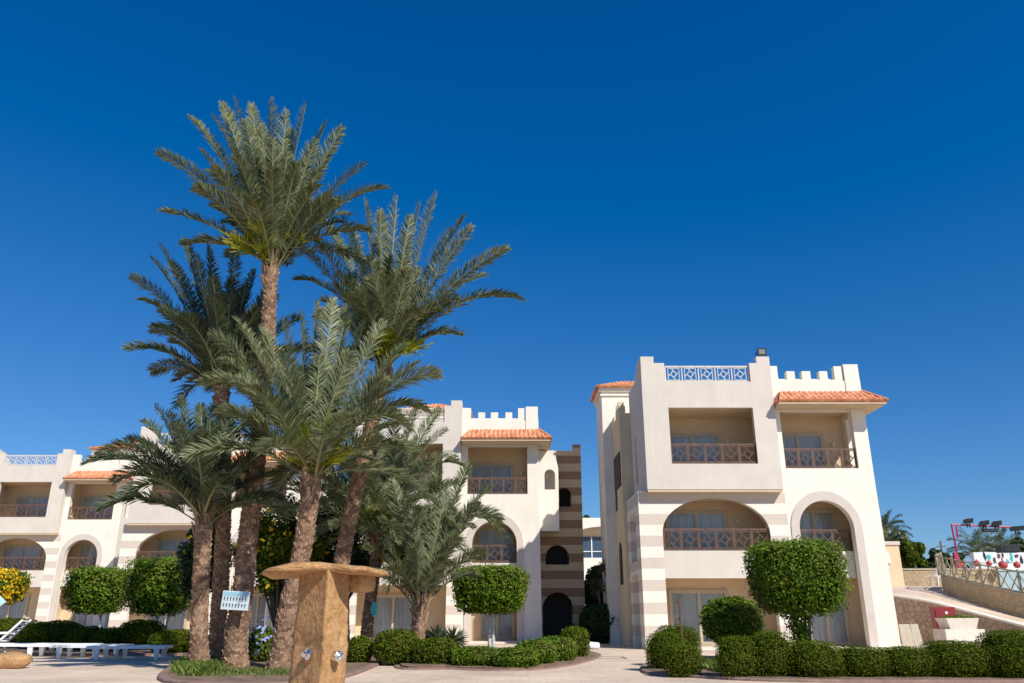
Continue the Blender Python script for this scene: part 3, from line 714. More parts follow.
def trunk_mesh(pts, r0, r1, seed=1, stub=.12, flare=1.35, rough=1.0):
    rnd = random.Random(seed); mb = MB(); pts = [Vector(p) for p in pts]
    # catmull resample
    def cr(a,b,c,d,t): return .5*((2*b)+(c-a)*t+(2*a-5*b+4*c-d)*t*t+(3*b-a-3*c+d)*t**3)
    P = [pts[0]*2-pts[1]]+pts+[pts[-1]*2-pts[-2]]; sm = []
    for i in range(len(pts)-1):
        for k in range(8): sm.append(cr(P[i],P[i+1],P[i+2],P[i+3],k/8))
    sm.append(pts[-1])
    cum = [0]
    for i in range(1, len(sm)): cum.append(cum[-1]+(sm[i]-sm[i-1]).length)
    L = cum[-1]
    def at(s):
        s = max(0, min(L, s))
        for i in range(1, len(sm)):
            if cum[i] >= s-1e-9:
                t = (s-cum[i-1])/max(1e-9, cum[i]-cum[i-1]); return sm[i-1].lerp(sm[i], t), (sm[i]-sm[i-1]).normalized()
        return sm[-1], (sm[-1]-sm[-2]).normalized()
    def rad(s):
        t = s/L; return (r0+(r1-r0)*t)*(1+(flare-1)*max(0, 1-s/.9)**2)*(1+.12*max(0, (t-.93)/.07))
    n = int(L/.1)+2
    mb.tube([at(L*i/n)[0] for i in range(n+1)], [rad(L*i/n)*.94 for i in range(n+1)], 14, jit=.04)
    s = 0.02; row = 0; nper = 9
    while s < L-.01:
        c, d = at(s); r = rad(s)
        ref = Vector((1,0,0)); a_ = (ref-d*ref.dot(d)).normalized(); b_ = d.cross(a_)
        for k in range(nper):
            an = 2*pi*(k+.5*(row % 2))/nper+rnd.uniform(-.12,.12)+row*.05
            o = a_*cos(an)+b_*sin(an); tt = d.cross(o)
            w = 2*pi*r/nper*.56*rnd.uniform(.85,1.1); h = stub*rnd.uniform(.9,1.25); out = .032*rough*rnd.uniform(.5,1.4)
            base = c+o*r*.9+d*rnd.uniform(-.02,.02)
            top = base+d*h+o*out; th = .03
            mb.add([base-tt*w, base+tt*w, top+tt*w*.62, top-tt*w*.62, top+tt*w*.45-o*(out+.02)+d*.01, top-tt*w*.45-o*(out+.02)+d*.01],
                   [(0,1,2,3),(3,2,4,5),(1,4,2),(0,3,5)])
        s += stub*.8; row += 1
    return mb, at(L)[0]
CAMRIGHT = Vector((1,0,0))
def palm(label, Y, base_px, path_px, crown_px, r0, r1, fronds, seed, flen, nrand, mat='frond', elev=(10,80), leafL=.42, infl=0, nleaf=62, stub=.085, flare=1.3, rough=1.0, azr=None, dead=0):
    """path_px: list of (px,py) going up; all at about depth Y"""
    rnd = random.Random(seed); random.seed(seed)
    base = W(*base_px, Y); base.z = 0
    o = tag(empty('date_palm', base), label, 'palm tree', 'date palms in the bed')
    pts = [Vector((base.x, base.y, -.05))]+[W(a, b, Y+ (rnd.uniform(-.05,.05))) for a, b in path_px]
    tm, top = trunk_mesh([q-base for q in pts], r0, r1, seed, stub, flare, rough)
    tm.build('trunk', M['palmbark'], o)
    C = top+base; mb = MB()
    for fr_ in fronds:
        px, py = fr_[0], fr_[1]; dY = fr_[2] if len(fr_) > 2 else rnd.uniform(-1.3, 1.3)
        arc = fr_[3] if len(fr_) > 3 else .16
        T = W(px, py, Y+dY); dist = (T-C).length
        hor = Vector((T.x-C.x, T.y-C.y, 0)); mid = C.lerp(T, .52)
        ctrl = mid+Vector((0,0,dist*arc*2*min(1, hor.length/dist*1.2)))
        frond(mb, C-base+Vector((rnd.uniform(-.08,.08), rnd.uniform(-.08,.08), rnd.uniform(-.15,.1))), T-base, ctrl-base, rnd, leafL, int(nleaf*dist/flen)+8)
    for i in range(nrand):
        az = i*2.39996+rnd.uniform(-.3,.3) if azr is None else rnd.uniform(*azr)
        q = (i+.5)/nrand; el = radians(elev[1]-(elev[1]-elev[0])*q**.85+rnd.uniform(-6,6)); ln = flen*rnd.uniform(.85,1.05)*(1-.12*abs(q-.4))
        d = Vector((cos(az)*cos(el), sin(az)*cos(el), sin(el)))
        droop = ln*(.10+.35*q)*cos(el)
        ctrl = C+d*ln*.55+Vector((0,0,ln*.06)); T = C+d*ln*.98+Vector((0,0,-droop))
        frond(mb, C-base+Vector((rnd.uniform(-.08,.08), rnd.uniform(-.08,.08), rnd.uniform(-.2,.1))), T-base, ctrl-base, rnd, leafL, nleaf)
    cr = mb.build('crown', [M[mat], M['rachis']], o)
    # fibrous leaf bases under the crown
    st = MB()
    for i in range(34):
        az = rnd.uniform(0, 6.28); z = rnd.uniform(-.55, .12); r = r1*1.05; d = Vector((cos(az), sin(az), 0))
        p0 = C-base+d*r*.8+Vector((0,0,z)); p1 = p0+d*(.04+.07*rnd.random())+Vector((0,0,.20+.2*rnd.random()))
        st.bar(p0, p1, .07, .03, d)
    st.build('leaf_bases', M['palmbark'], o)
    if infl:
        f = MB()
        for i in range(infl):
            az = rnd.uniform(3.3, 6.1); el = rnd.uniform(.5, 1.35); ln = rnd.uniform(.45, 1.0)*flen*.34
            d = Vector((cos(az)*cos(el), sin(az)*cos(el), sin(el))); p0 = C-base; p1 = p0+d*ln
            f.tube([p0, p0.lerp(p1,.6)+Vector((0,0,.05)), p1], [.018,.014,.01], 5)
            for k in range(60):
                q = d*.5+Vector((rnd.gauss(0,.45), rnd.gauss(0,.45), rnd.gauss(0,.35)-.05)); l2 = rnd.uniform(.2,.42)
                e_ = p1+q*l2+Vector((0,0,-.1*l2)); s_ = p1-d*rnd.uniform(0,.25)
                wv = q.cross(Vector((0,1,.2))).normalized()*.013
                f.add([s_-wv, s_+wv, e_+wv, e_-wv], [(0,1,2,3)])
        f.build('flower_stalks', M['inflor'], o)
    return o

palm('tallest date palm in the clump, with the pool sign on its trunk', 18.2, (236,668),
     [(236,640),(243,590),(249,530),(255,480),(262,400),(268,330),(271,270)], None, .235, .155,
     [(157,152,-.8,.12),(161,211,-.4,.10),(190,117,.5,.12),(212,115,1.0,.12),(233,96,-.5,.08),(251,104,1.2,.1),(270,98,-.4,.04),(306,104,.3,.05),(327,121,.8,.08),(343,127,-.6,.1),(366,164,.2,.12),(388,188,-.7,.16),
      (182,245,-.3,.14),(222,103,.2,.1),(245,120,-1.0,.08),(287,110,-.8,.05),(316,140,-.9,.1),(335,150,1.0,.1),(205,190,1.2,.14),(350,215,.9,.2),(200,150,-1.2,.1),(292,130,.8,.05),(262,125,.9,.04)],
     101, 3.5, 38, 'frond', (42,87), .43, infl=12, nleaf=98)
palm('dark date palm behind and left of the tallest one', 19.6, (216,664),
     [(218,630),(222,560),(224,500),(224,440),(222,390)], None, .19, .15,
     [(131,276,-.5,.12),(150,257,.4,.1),(159,245,-.2,.1),(184,239,.3,.06),(151,329,-.4,.16),(176,408,.2,.35),(208,246,.5,.03),(235,250,-.3,.03),(140,300,.8,.14),(255,270,.6,.06),(170,262,1.0,.08),(196,255,-1,.05),(268,300,.5,.1)],
     102, 3.1, 46, 'frond_dark', (32,86), .42, nleaf=88)
palm('date palm with pale arching fronds in the middle of the clump', 17.4, (278,672),
     [(281,650),(289,605),(299,565),(307,520),(312,478)], None, .20, .19,
     [(210,333,-.4,.14),(200,382,-.8,.22),(228,436,-.8,.36),(235,319,.3,.1),(281,318,-.6,.04),(316,301,.4,.03),(333,298,-.3,.03),(365,322,.3,.05),(384,322,-.4,.08),(418,363,-.3,.12),(439,374,-.8,.18),(428,412,-.3,.24),(250,345,-.8,.1),(300,312,.7,.03),(348,306,.8,.03),(262,328,.6,.06),(222,360,.2,.16),(405,345,.7,.1),(410,430,-1.2,.3)],
     104, 3.1, 30, 'frond_blue', (20,86), .47, infl=14, nleaf=90)
palm('date palm leaning right, highest crown right of the tallest palm', 19.5, (322,668),
     [(330,630),(342,560),(356,490),(371,425),(384,370)], None, .20, .15,
     [(364,198,.3,.04),(397,196,-.4,.03),(421,202,.5,.04),(437,193,-.3,.05),(465,215,.2,.07),(472,226,-.6,.08),(508,248,-.4,.12),(523,300,-.5,.20),(326,222,.6,.1),(340,211,-.4,.08),(300,248,-.3,.14),(296,280,.8,.2),(441,312,-.8,.25),(380,210,1,.04),(410,215,-1,.04),(450,230,.9,.08),(350,225,1.1,.08),(485,275,.8,.15),(312,235,-1.,.12)],
     105, 3.2, 36, 'frond', (42,87), .43, infl=14, nleaf=92)
palm('low date palm at the left of the clump with fronds over the tiled roofs', 17.6, (199,674),
     [(199,650),(200,600),(202,560),(204,520)], None, .175, .165,
     [(84,464,-.3,.2),(113,482,.2,.25),(144,421,-.4,.1),(155,406,.3,.08),(179,397,-.3,.05),(201,405,.4,.03),(211,404,-.4,.03),(235,420,.4,.06),(257,440,-.3,.12),(98,455,.9,.2),(128,440,.8,.14),(245,470,.6,.2),(168,412,-1,.07),(120,500,-1.1,.3)],
     106, 2.5, 28, 'frond_dark', (22,86), .40, nleaf=76)
palm('date palm behind the shower pillar, with the teal disc on its trunk', 23.0, (366,640),
     [(368,620),(372,590),(376,560),(378,535)], None, .16, .15,
     [(440,408,-.3,.16),(456,458,-.6,.26),(398,410,.4,.04),(420,400,.2,.1),(352,430,-.3,.05),(330,450,.4,.1),(375,405,.5,.03),(447,430,.6,.2),(325,490,-.5,.2),(430,440,-.9,.16),(468,470,.3,.3),(448,500,-.7,.35)],
     107, 3.3, 46, 'frond_blue', (12,85), .42, infl=12, nleaf=76)
palm('shortest date palm with a squat trunk right of the shower pillar', 22.3, (418,644),
     [(418,634),(419,620),(420,606)], None, .17, .18,
     [(492,487,-.3,.2),(505,540,-.4,.5),(501,520,.3,.36),(386,592,-.5,.8),(440,462,.3,.06),(410,455,-.3,.03),(380,480,.2,.1),(470,462,.6,.14),(362,530,-.3,.35),(450,480,-.9,.1),(392,480,-.8,.08),(480,505,-.6,.25),(460,490,-.3,.14)],
     108, 2.8, 34, 'frond_blue', (38,86), .42, nleaf=76)
palm('dark date palm deep behind the gap between the middle and right-leaning trunks', 27, (342,640),
     [(342,600),(343,560),(344,525)], None, .25, .2, [(300,480,0,.2),(320,450,0,.1),(365,450,0,.1)],
     109, 3.0, 28, 'frond_dark', (-10,80), .42, nleaf=50)

# sign on the tallest trunk
def sign_board():
    c = W(235.5, 600.5, 17.72); o = tag(empty('pool_sign', c, radians(-4)), 'white and pale blue pool rules board with rows of pictograms on the tallest palm', 'sign')
    o.rotation_euler = (0, radians(3), radians(-6))
    w, h = .30, .19
    MB().box(-w, w, -.012, .012, -h, h).build('board', simple('sign_board', (.62,.70,.74), .4, 0, .03, bs=0), o)
    MB().box(-w+.02, w-.02, -.0165, -.0125, h-.10, h-.02).build('header_strip', simple('sign_blue', (.30,.56,.66), .4, 0, .03, bs=0), o)
    m = MB()
    for r in range(2):
        for i in range(8):
            x = -w+.055+i*.068; z = .035-r*.13
            m.tube([(x,-.0125,z+.028),(x,-.0155,z+.028)], .011, 8)
            m.box(x-.012, x+.012, -.0155, -.0125, z-.028, z+.016)
            m.bar((x-.022,-.014,z-.005),(x+.022,-.014,z+.012+.01*(i%3)), .007, .003, (0,1,0))
            m.box(x-.022, x+.022, -.0155, -.0125, z-.046, z-.040)
    m.build('pictograms', simple('sign_ink', (.06,.10,.16), .5, bs=0), o)
sign_board()
# teal disc on the trunk behind the pillar
c = W(374, 609, 22.68); o = tag(empty('teal_disc', c), 'small teal oval disc fixed to the palm trunk right of the pillar', 'tag')
MB().poly([[(.09*cos(2*pi*i/20), .19*sin(2*pi*i/20)) for i in range(20)]], -.012, .012).build('disc', M['teal'], o, recalc=True)
MB().box(-.012,.012,.0121,.06,-.02,.02).bar((0,.0,-.17),(-.03,.0,-.42),.02).build('bracket', M['black'], o)

# ------------------------------------------------------------------ shower pillar
def rockify(mb, amp, sc, seed):
    off = Vector((seed*5.1, seed, seed*2))
    mb.v = [tuple(Vector(v)+noise.noise_vector(Vector(v)*sc+off)*amp+noise.noise_vector(Vector(v)*sc*3+off)*amp*.35) for v in mb.v]
PX, PY = W(322, 640, 8.0).x, 8.0
S = tag(empty('shower_pillar', (PX, PY, 0)), 'carved sandstone foot-shower pillar with a rough slab cap in the foreground', 'stone pillar')
def prism_grid(ring, z0, z1, nz, taper):
    """fine side grid round a closed ring"""
    mb = MB(); n = len(ring); vs = []
    for j in range(nz+1):
        t = j/nz; k = 1+taper*(1-t)**1.3
        for x, y in ring: vs.append((x*k, y*k, z0+(z1-z0)*t))
    mb.add(vs, [(j*n+i, j*n+(i+1)%n, (j+1)*n+(i+1)%n, (j+1)*n+i) for j in range(nz) for i in range(n)]+[tuple(range(nz*n, nz*n+n))])
    return mb
cn = [(-.265,.02),(.075,-.25),(.225,.06),(-.05,.30)]; ring = []
for i in range(4):
    a = Vector((*cn[i],0)); b = Vector((*cn[(i+1)%4],0))
    for k in range(14): q = a.lerp(b, k/14); ring.append((q.x, q.y))
pm = prism_grid(ring, -.02, 1.50, 60, .16); rockify(pm, .022, 2.6, 3)
for i, (x, y, z) in enumerate(pm.v):
    k = 1-.05*math.exp(-((z-.86-.03*sin(9*x))/.018)**2)-.03*math.exp(-((z-1.18-.12*x)/.02)**2)*(x < 0)
    q = 1-.035*abs(noise.noise(Vector((x*5, y*5, z*3.2+4))))*2-.012*abs(noise.noise(Vector((x*16, y*16, z*13))))*2
    pm.v[i] = (x*k*q, y*k*q, z)
pm.build('shaft', M['sandstone'], S, smooth=True, recalc=True)
def slab_rock(outline, z0, z1, seed, amp=.02, tilt=(0,0), nr=6):
    mb = MB(); n = len(outline); vs = []; fs = []
    prof = [(0,0.0),(.6,0.0),(.88,.08),(.98,.3),(1.0,.55),(.97,.82),(.9,.96),(.6,1.0),(0,1.0)]
    for r, h in prof:
        for x, y in outline: vs.append((x*max(r,.001), y*max(r,.001), z0+(z1-z0)*h+tilt[0]*x*r+tilt[1]*y*r))
    m_ = len(prof)
    fs = [(j*n+i, j*n+(i+1)%n, (j+1)*n+(i+1)%n, (j+1)*n+i) for j in range(m_-1) for i in range(n)]
    mb.add(vs, fs); rockify(mb, amp, 2.6, seed); return mb
def smooth_outline(pts, k=8):
    out = []; n = len(pts)
    for i in range(n):
        p0, p1, p2, p3 = [Vector((*pts[(i+d) % n], 0)) for d in (-1,0,1,2)]
        for j in range(k):
            t = j/k; q = .5*((2*p1)+(p2-p0)*t+(2*p0-5*p1+4*p2-p3)*t*t+(3*p1-p0-3*p2+p3)*t**3); out.append((q.x, q.y))
    return out
cap = slab_rock(smooth_outline([(-.60,-.26),(-.40,-.46),(-.12,-.34),(.08,-.24),(.34,-.30),(.60,-.14),(.62,.1),(.3,.45),(-.25,.5),(-.5,.2)]), 1.485, 1.56, 8, .014)
for i, (x, y, z) in enumerate(cap.v):
    low_ = max(0, -x-.05); z -= low_*.10+max(0, x)**1.5*.10
    if z < 1.50-low_*.1: z -= low_*.04
    z += .03*math.exp(-((x+.28)**2+(y+.1)**2)*14) if z > 1.53 else 0
    cap.v[i] = (x*.93, y, z+.02*noise.noise(Vector((x*6, y*6, 1)))) 
cap.build('cap_slab', M['sandstone'], S, smooth=True, recalc=True)
lb = MB(); 
lobe = slab_rock(smooth_outline([(-.11,-.09),(.08,-.12),(.13,.04),(.0,.12),(-.12,.06)]), 0, .17, 12, .015)
lobe.build('rock_lobe', M['sandstone'], S, loc=(.31, .16, 1.31), smooth=True, recalc=True)
def knob(px, py, nx, ny):
    n = Vector((nx, ny, 0)).normalized()
    c = W(px, py, PY-.16)-Vector((PX, PY, 0))
    # slide along the face until proud of it
    mb = MB(); base = c+n*.0
    mb.tube([base-n*.06, base+n*.012], [.052,.052], 20); mb.tube([base+n*.012, base+n*.02], [.045,.036], 20)
    mb.tube([base+n*.02, base+n*.05], [.022,.02], 14); mb.tube([base+n*.05, base+n*.062], [.028,.02], 14)
    for k in range(3):
        a = k*2*pi/3; t = Vector((-n.y, n.x, 0)); d = t*cos(a)+Vector((0,0,1))*sin(a)
        mb.bar(base+n*.045, base+n*.045+d*.035, .012)
    return mb
knob(308.3, 654, -.27, -.33+.05).build('push_valve', M['chrome'], S, smooth=False)
knob(338, 656, .31, -.21).build('push_valve', M['chrome'], S, smooth=False)

# ------------------------------------------------------------------ planting beds
def bed(pts, name_mat=M['soil'], kerbh=.06, label=''):
    out = smooth_outline(pts, 6)
    mb = MB().poly([out], .004, .06, 'z'); o = tag(mb.build('flower_bed', name_mat, recalc=True), kind='structure')
    n = len(out); k = MB(); cx = sum(p[0] for p in out)/n; cy = sum(p[1] for p in out)/n
    vs = []; 
    for i, (x, y) in enumerate(out):
        d = Vector((out[(i+1)%n][0]-out[i-1][0], out[(i+1)%n][1]-out[i-1][1], 0)).normalized(); nn = Vector((d.y, -d.x, 0))
        if nn.dot(Vector((x-cx, y-cy, 0))) < 0: nn = -nn
        for w, z in ((0,0),(0,kerbh),(.13,kerbh),(.15,kerbh-.02),(.15,0)): vs.append((x+nn.x*w, y+nn.y*w, z))
    k.add(vs, [(i*5+j, ((i+1)%n)*5+j, ((i+1)%n)*5+j+1, i*5+j+1) for i in range(n) for j in range(4)])
    tag(k.build('kerb', M['kerb'], recalc=True), kind='structure')
def gp(px, py): q = G(px, py); return (q.x, q.y)
bed([gp(172,682.5),gp(305,684),gp(372,666),gp(392,655), (-2.6,25.5), (-7,26.5), (-8.6,24), gp(184,664)])
bed([(-2.5,19.1),gp(455,669.5),gp(535,670),gp(588,660),(2.4,25.5),(1.2,27.5),(-2.3,28)], kerbh=.03)
bed([(2.75,17.2),(3.3,16.0),(5.0,14.85),(9,14.72),(13.5,14.5),(13.5,17),(9,17.6),(6,22.5),(3.6,20.5)], kerbh=.05)
bed([(-19,25.5),(-10.5,24.2),(-9,26),(-9.5,32.5),(-19,33)])
# grass tufts in the palm bed and in the right bed
def grass(region, n, h, seed, name='bed_grass'):
    rnd = random.Random(seed); mb = MB()
    for i in range(n):
        x, y = region(rnd); a = rnd.uniform(0, 6.28); l = h*rnd.uniform(.5, 1.3); dx, dy = cos(a), sin(a); ln = rnd.uniform(.2, .9)*l
        w = .012
        mb.add([(x-dy*w, y+dx*w, .05), (x+dy*w, y-dx*w, .05), (x+dx*ln*.4+dy*w*.6, y+dy*ln*.4-dx*w*.6, .05+l*.7), (x+dx*ln, y+dy*ln, .05+l)], [(0,1,2,3)])
    tag(mb.build(name, M['grass']), 'short green grass tufts in the planting beds', 'grass', kind='stuff')
def reg(rnd):
    q = G(rnd.uniform(182, 300), rnd.triangular(668, 681, 677)); return q.x, q.y
grass(reg, 1400, .06, 3)
def reg2(rnd):
    q = G(rnd.gauss(196, 9), rnd.triangular(663, 680, 672)); return q.x, q.y
grass(reg2, 3500, .15, 4)
grass(lambda r: (r.uniform(3.9,5.2), r.uniform(16.3,19.2)), 6000, .12, 5)

# black garden lamp
c = G(253, 662); o = tag(empty('garden_lamp', (c.x, c.y-.2, .05)), 'black bollard garden lamp between the palm trunks', 'lamp')
MB().tube([(0,0,0),(0,0,.22)], .035, 12).tube([(0,0,.0),(0,0,.03)], .07, 12).build('post', M['black'], o)
MB().tube([(0,0,.22),(0,0,.25),(0,0,.40),(0,0,.43)], [.06,.085,.085,.11], 14).tube([(0,0,.43),(0,0,.48)], [.11,.02], 14).build('lamp_head', M['black'], o)

# rust brown stake by the corner bushes
c = W(682, 640, 18.9); o = empty('wooden_stake', (c.x, 18.9, 0)); tag(o, 'thin rust-brown stake with a cross piece behind the corner bushes', 'stake')
top = W(680, 602, 18.9); MB().bar((0,0,0), (top.x-c.x, 0, top.z), .05).build('post', M['rail'], o)
MB().bar((top.x-c.x-.1,.03,top.z-.02),(top.x-c.x+.03,.03,top.z+.0),.04).bar((-.12,.03,top.z*.72),(.03,.03,top.z*.75),.035).build('cross_piece', M['rail'], o)
# drain frame on the plaza
c = G(601, 658); o = tag(MB().box(-.65,.65,-.5,-.46,.003,.012).box(-.65,.65,.46,.5,.003,.012).box(-.65,-.61,-.46,.46,.003,.012).box(.61,.65,-.46,.46,.003,.012).build('drain_frame', M['kerb'], loc=c), 'thin reddish drain frame set in the paving before the passage', 'drain')
# white stone block at hedge end
c = G(592, 649); tag(slab_rock(smooth_outline([(-.22,-.12),(.2,-.15),(.24,.1),(-.2,.14)]), 0, .22, 4, .02).build('painted_stone', M['white'], loc=(c.x, c.y, 0), smooth=True), 'small white painted stone at the hedge end by the passage', 'stone')
# yucca in the passage
def yucca(loc, h, label, seed):
    rnd = random.Random(seed); o = tag(empty('yucca_plant', loc), label, 'plant'); t = MB(); l = MB()
    for s_ in ((-.25,.0,h*.75),(.25,.1,h*.95),(.0,-.1,h)):
        top = Vector((s_[0]*1.6, s_[1], s_[2])); t.tube([(0,0,0), top*.5+Vector((s_[0]*.4,0,0)), top], [.06,.05,.04], 7)
        for i in range(70):
            d = Vector((rnd.gauss(0,1), rnd.gauss(0,1), rnd.gauss(0,.8)+.5)).normalized(); e_ = top+d*.55+Vector((0,0,-.08)); sd = d.cross(Vector((0,0,1))).normalized()*.025
            l.add([top-sd, top+sd, top+d*.3+sd, e_, top+d*.3-sd], [(0,1,2,3,4)])
    t.build('trunk', M['bark'], o); l.build('leaves', M['frond_dark'], o)
yucca((W(602,600,34.6).x+.25, 34.6, 0), 2.9, 'spiky yucca rising above the dark shrubs in the passage', 3)
yucca((W(438,640,23.6).x, 23.6, 0), .42, 'small spiky plant beside the shortest palm', 4)

# ------------------------------------------------------------------ loungers
def lounger():
    o = empty('sun_lounger'); f = MB()
    f.box(-.98,.98,-.34,-.28,.26,.335); f.box(-.98,.98,.28,.34,.26,.335); f.box(-.98,-.92,-.28,.28,.26,.334); f.box(.92,.98,-.28,.28,.26,.334)
    f.build('frame', M['white'], o)
    s = MB(); 
    for i in range(23): x = -.89+i*.08; s.box(x-.03, x+.03, -.279, .279, .30, .322)
    s.build('slats', M['white'], o)
    for sx in (-.72, .78):
        for sy in (-.29, .29):
            MB().add([(sx-.07,sy-.035,.26),(sx+.07,sy-.035,.26),(sx+.07,sy+.035,.26),(sx-.07,sy+.035,.26),(sx-.03,sy-.03,0),(sx+.05,sy-.03,0),(sx+.05,sy+.03,0),(sx-.03,sy+.03,0)],
                     [(0,1,2,3),(7,6,5,4),(0,4,5,1),(1,5,6,2),(2,6,7,3),(3,7,4,0)]).build('leg', M['white'], o)
    return o
L0 = lounger()
for i, (px, py, Y, rz, lab) in enumerate([(130,650,22.2,4,'white slatted lounger with its end nearest the palm trunks'),
        (92,648,23.0,2,'white flat lounger between the end one and the row middle'), (62,648,23.6,-3,'white flat lounger lying in shade, third from the palms'),
        (18,647,23.8,5,'white flat lounger in front of the raised-back one at the left')]):
    o = L0 if i == 0 else copy_tree(L0); c = W(px, py, Y); o.location = (c.x, Y, 0); o.rotation_euler = (0,0,radians(rz))
    tag(o, lab, 'sun lounger', 'white sun loungers in a row')
c = W(-8, 640, 24.6); o = tag(empty('sun_lounger', (c.x, 24.6, 0), radians(8)), 'white lounger with raised backrest and armrests at the left edge', 'sun lounger', 'white sun loungers in a row')
MB().box(-.9,.35,-.32,-.26,.3,.38).box(-.9,.35,.26,.32,.3,.38).box(-.9,.3,-.259,.259,.33,.36).build('seat', M['white'], o)
b_ = MB(); b_.bar((.3,-.28,.35),(.85,-.28,.95),.06); b_.bar((.3,.28,.35),(.85,.28,.95),.06)
for k in range(6): b_.bar((.36+k*.09,-.26,.42+k*.1),(.36+k*.09,.26,.42+k*.1),.03,.05)
b_.build('backrest', M['white'], o)
for s_ in (-.31,.31): MB().bar((-.15,s_,.36),(-.1,s_,.58),.05).bar((-.12,s_,.58),(.5,s_,.6),.06).build('armrest', M['white'], o)
for x_ in (-.75,.25):
    for s_ in (-.28,.28): MB().bar((x_,s_,.3),(x_+.04,s_,0),.07).build('leg', M['white'], o)
# sandstone boulder at lower left
c = G(8, 669); rk = MB(); nu, nv = 26, 14; vs = []
for j in range(nv+1):
    th = pi*j/nv
    for i in range(nu):
        ph = 2*pi*i/nu; d = Vector((sin(th)*cos(ph), sin(th)*sin(ph), cos(th)+1e-5)); vs.append(superpt(d, .60, .30, .17, 2.8))
rk.add(vs, [(j*nu+i, (j+1)*nu+i, (j+1)*nu+(i+1)%nu, j*nu+(i+1)%nu) for j in range(nv) for i in range(nu)]); rockify(rk, .05, 1.6, 2)
tag(rk.build('boulder', M['sandstone'], loc=(c.x-.25, c.y+.2, .15), smooth=True), 'long tan sandstone boulder at the lower left corner', 'boulder')
# parasol-like small board at the left edge
c = W(-2, 602, 20); o = tag(empty('direction_sign', (c.x, 20, 0)), 'small pale teal board tip showing at the left edge', 'sign')
MB().bar((-.25,0,0),(-.25,0,c.z+.2),.05).build('post', M['white'], o)
MB().poly([[(-.45,c.z-.18),(.0,c.z-.18),(.23,c.z),(.0,c.z+.18),(-.45,c.z+.18)]], -.06, -.03).build('board', simple('sign_teal', (.45,.68,.66), .4), o, recalc=True)

# ------------------------------------------------------------------ right-hand terrace
# lower wall top line (front) and upper curved wall line, going from back-left to front-right
def lerp_line(pts, t):
    n = len(pts)-1; i = min(n-1, int(t*n)); k = t*n-i; return Vector(pts[i]).lerp(Vector(pts[i+1]), k)
def sm(pts, n=24):
    P = [Vector(p) for p in pts]; P = [P[0]*2-P[1]]+P+[P[-1]*2-P[-2]]; out = []
    m = len(pts)-1
    for q in range(n+1):
        s = q/n*m; i = min(m-1, int(s)); t = s-i; a, b, c, d = P[i:i+4]
        out.append(.5*((2*b)+(c-a)*t+(2*a-5*b+4*c-d)*t*t+(3*b-a-3*c+d)*t**3))
    return out
low = sm([W(888,596,34.0), W(925,602,32.6), W(965,612,31.0), W(1010,624,29.2), W(1060,636,27.6), W(1150,650,26)], 30)
upb = sm([W(948,587,38.5), W(943,590,37.0), W(958,597,35.3), W(985,606,33.6), W(1024,617.5,31.8), W(1100,634,29.5)], 30)
upt = sm([W(949,573,38.5), W(944,576,37.0), W(958,580,35.3), W(985,586,33.6), W(1024,594.5,31.8), W(1100,608,29.5)], 30)
for i in range(31): upt[i].x = upb[i].x; upt[i].y = upb[i].y
def wall_between(bot, top, th, nrmsign=1):
    mb = MB(); vs = []; n = len(bot)
    for i in range(n):
        d = (bot[min(i+1,n-1)]-bot[max(i-1,0)]); d.z = 0; d.normalize(); nn = Vector((-d.y, d.x, 0))*nrmsign*th
        vs += [bot[i], top[i], top[i]+nn, bot[i]+nn]
    mb.add(vs, [(i*4+j, (i+1)*4+j, (i+1)*4+(j+1)%4, i*4+(j+1)%4) for i in range(n-1) for j in range(4)]+[(0,1,2,3), tuple((n-1)*4+j for j in (3,2,1,0))])
    return mb
lb0 = [Vector((p.x, p.y, -.05)) for p in low]
rw = tag(empty('retaining_wall', (0,0,0)), 'rubble stone retaining wall below the ramp at the right', 'wall')
wall_between(lb0, low, .3).build('stonework', M['stonewall'], rw, recalc=True)
cop = [p+Vector((0,0,.002)) for p in low]; wall_between([p+Vector((0,-.03,0)) for p in cop], [p+Vector((0,-.03,.07)) for p in cop], .36).build('coping', M['kerb'] if False else M['potwhite'], rw, recalc=True)
# ramp surface
mb = MB(); vs = []
for i in range(31):
    a = low[i]+Vector((0,.25,.0)); b = upb[i]+Vector((0,.1,0)); 
    for k in range(7): vs.append(a.lerp(b, k/6))
mb.add(vs, [(i*7+k, (i+1)*7+k, (i+1)*7+k+1, i*7+k+1) for i in range(30) for k in range(6)])
ap = W(888,585.5,44.0)
mb.add([low[0]+Vector((-1.5,.2,0)), low[0]+Vector((0,.25,0)), upb[0]+Vector((0,.1,0)), Vector((upb[0].x, 44, ap.z)), Vector((low[0].x-3, 44, ap.z))], [(0,1,2,3,4)])
tag(mb.build('ramp', M['paving'], recalc=True), kind='structure')
tw = tag(empty('terrace_wall', (0,0,0)), 'curved tan stone wall under the wooden terrace fence', 'wall')
ub0 = [Vector((p.x, p.y, -.1)) for p in upb]
wall_between(ub0, upt, .35).build('stonework', M['terracewall'], tw, recalc=True)
led = [a.lerp(b, .42) for a, b in zip(upb, upt)]
wall_between([p+Vector((0,-.10,-.25)) for p in led], [p+Vector((0,-.10,0)) for p in led], .1).build('ledge', M['terracewall'], tw, recalc=True)
wall_between([p+Vector((0,-.04,.002)) for p in upt], [p+Vector((0,-.04,.06)) for p in upt], .42).build('coping', M['slab'], tw, recalc=True)
# terrace deck behind
deck = MB(); vs = []
for i in range(31): vs += [upt[i]+Vector((0,.3,-.6)), Vector((upt[i].x+9, upt[i].y+26, upt[i].z-.9))]
deck.add(vs, [(i*2, i*2+2, i*2+3, i*2+1) for i in range(30)]); tag(deck.build('terrace_deck', M['paving'], recalc=True), kind='structure')
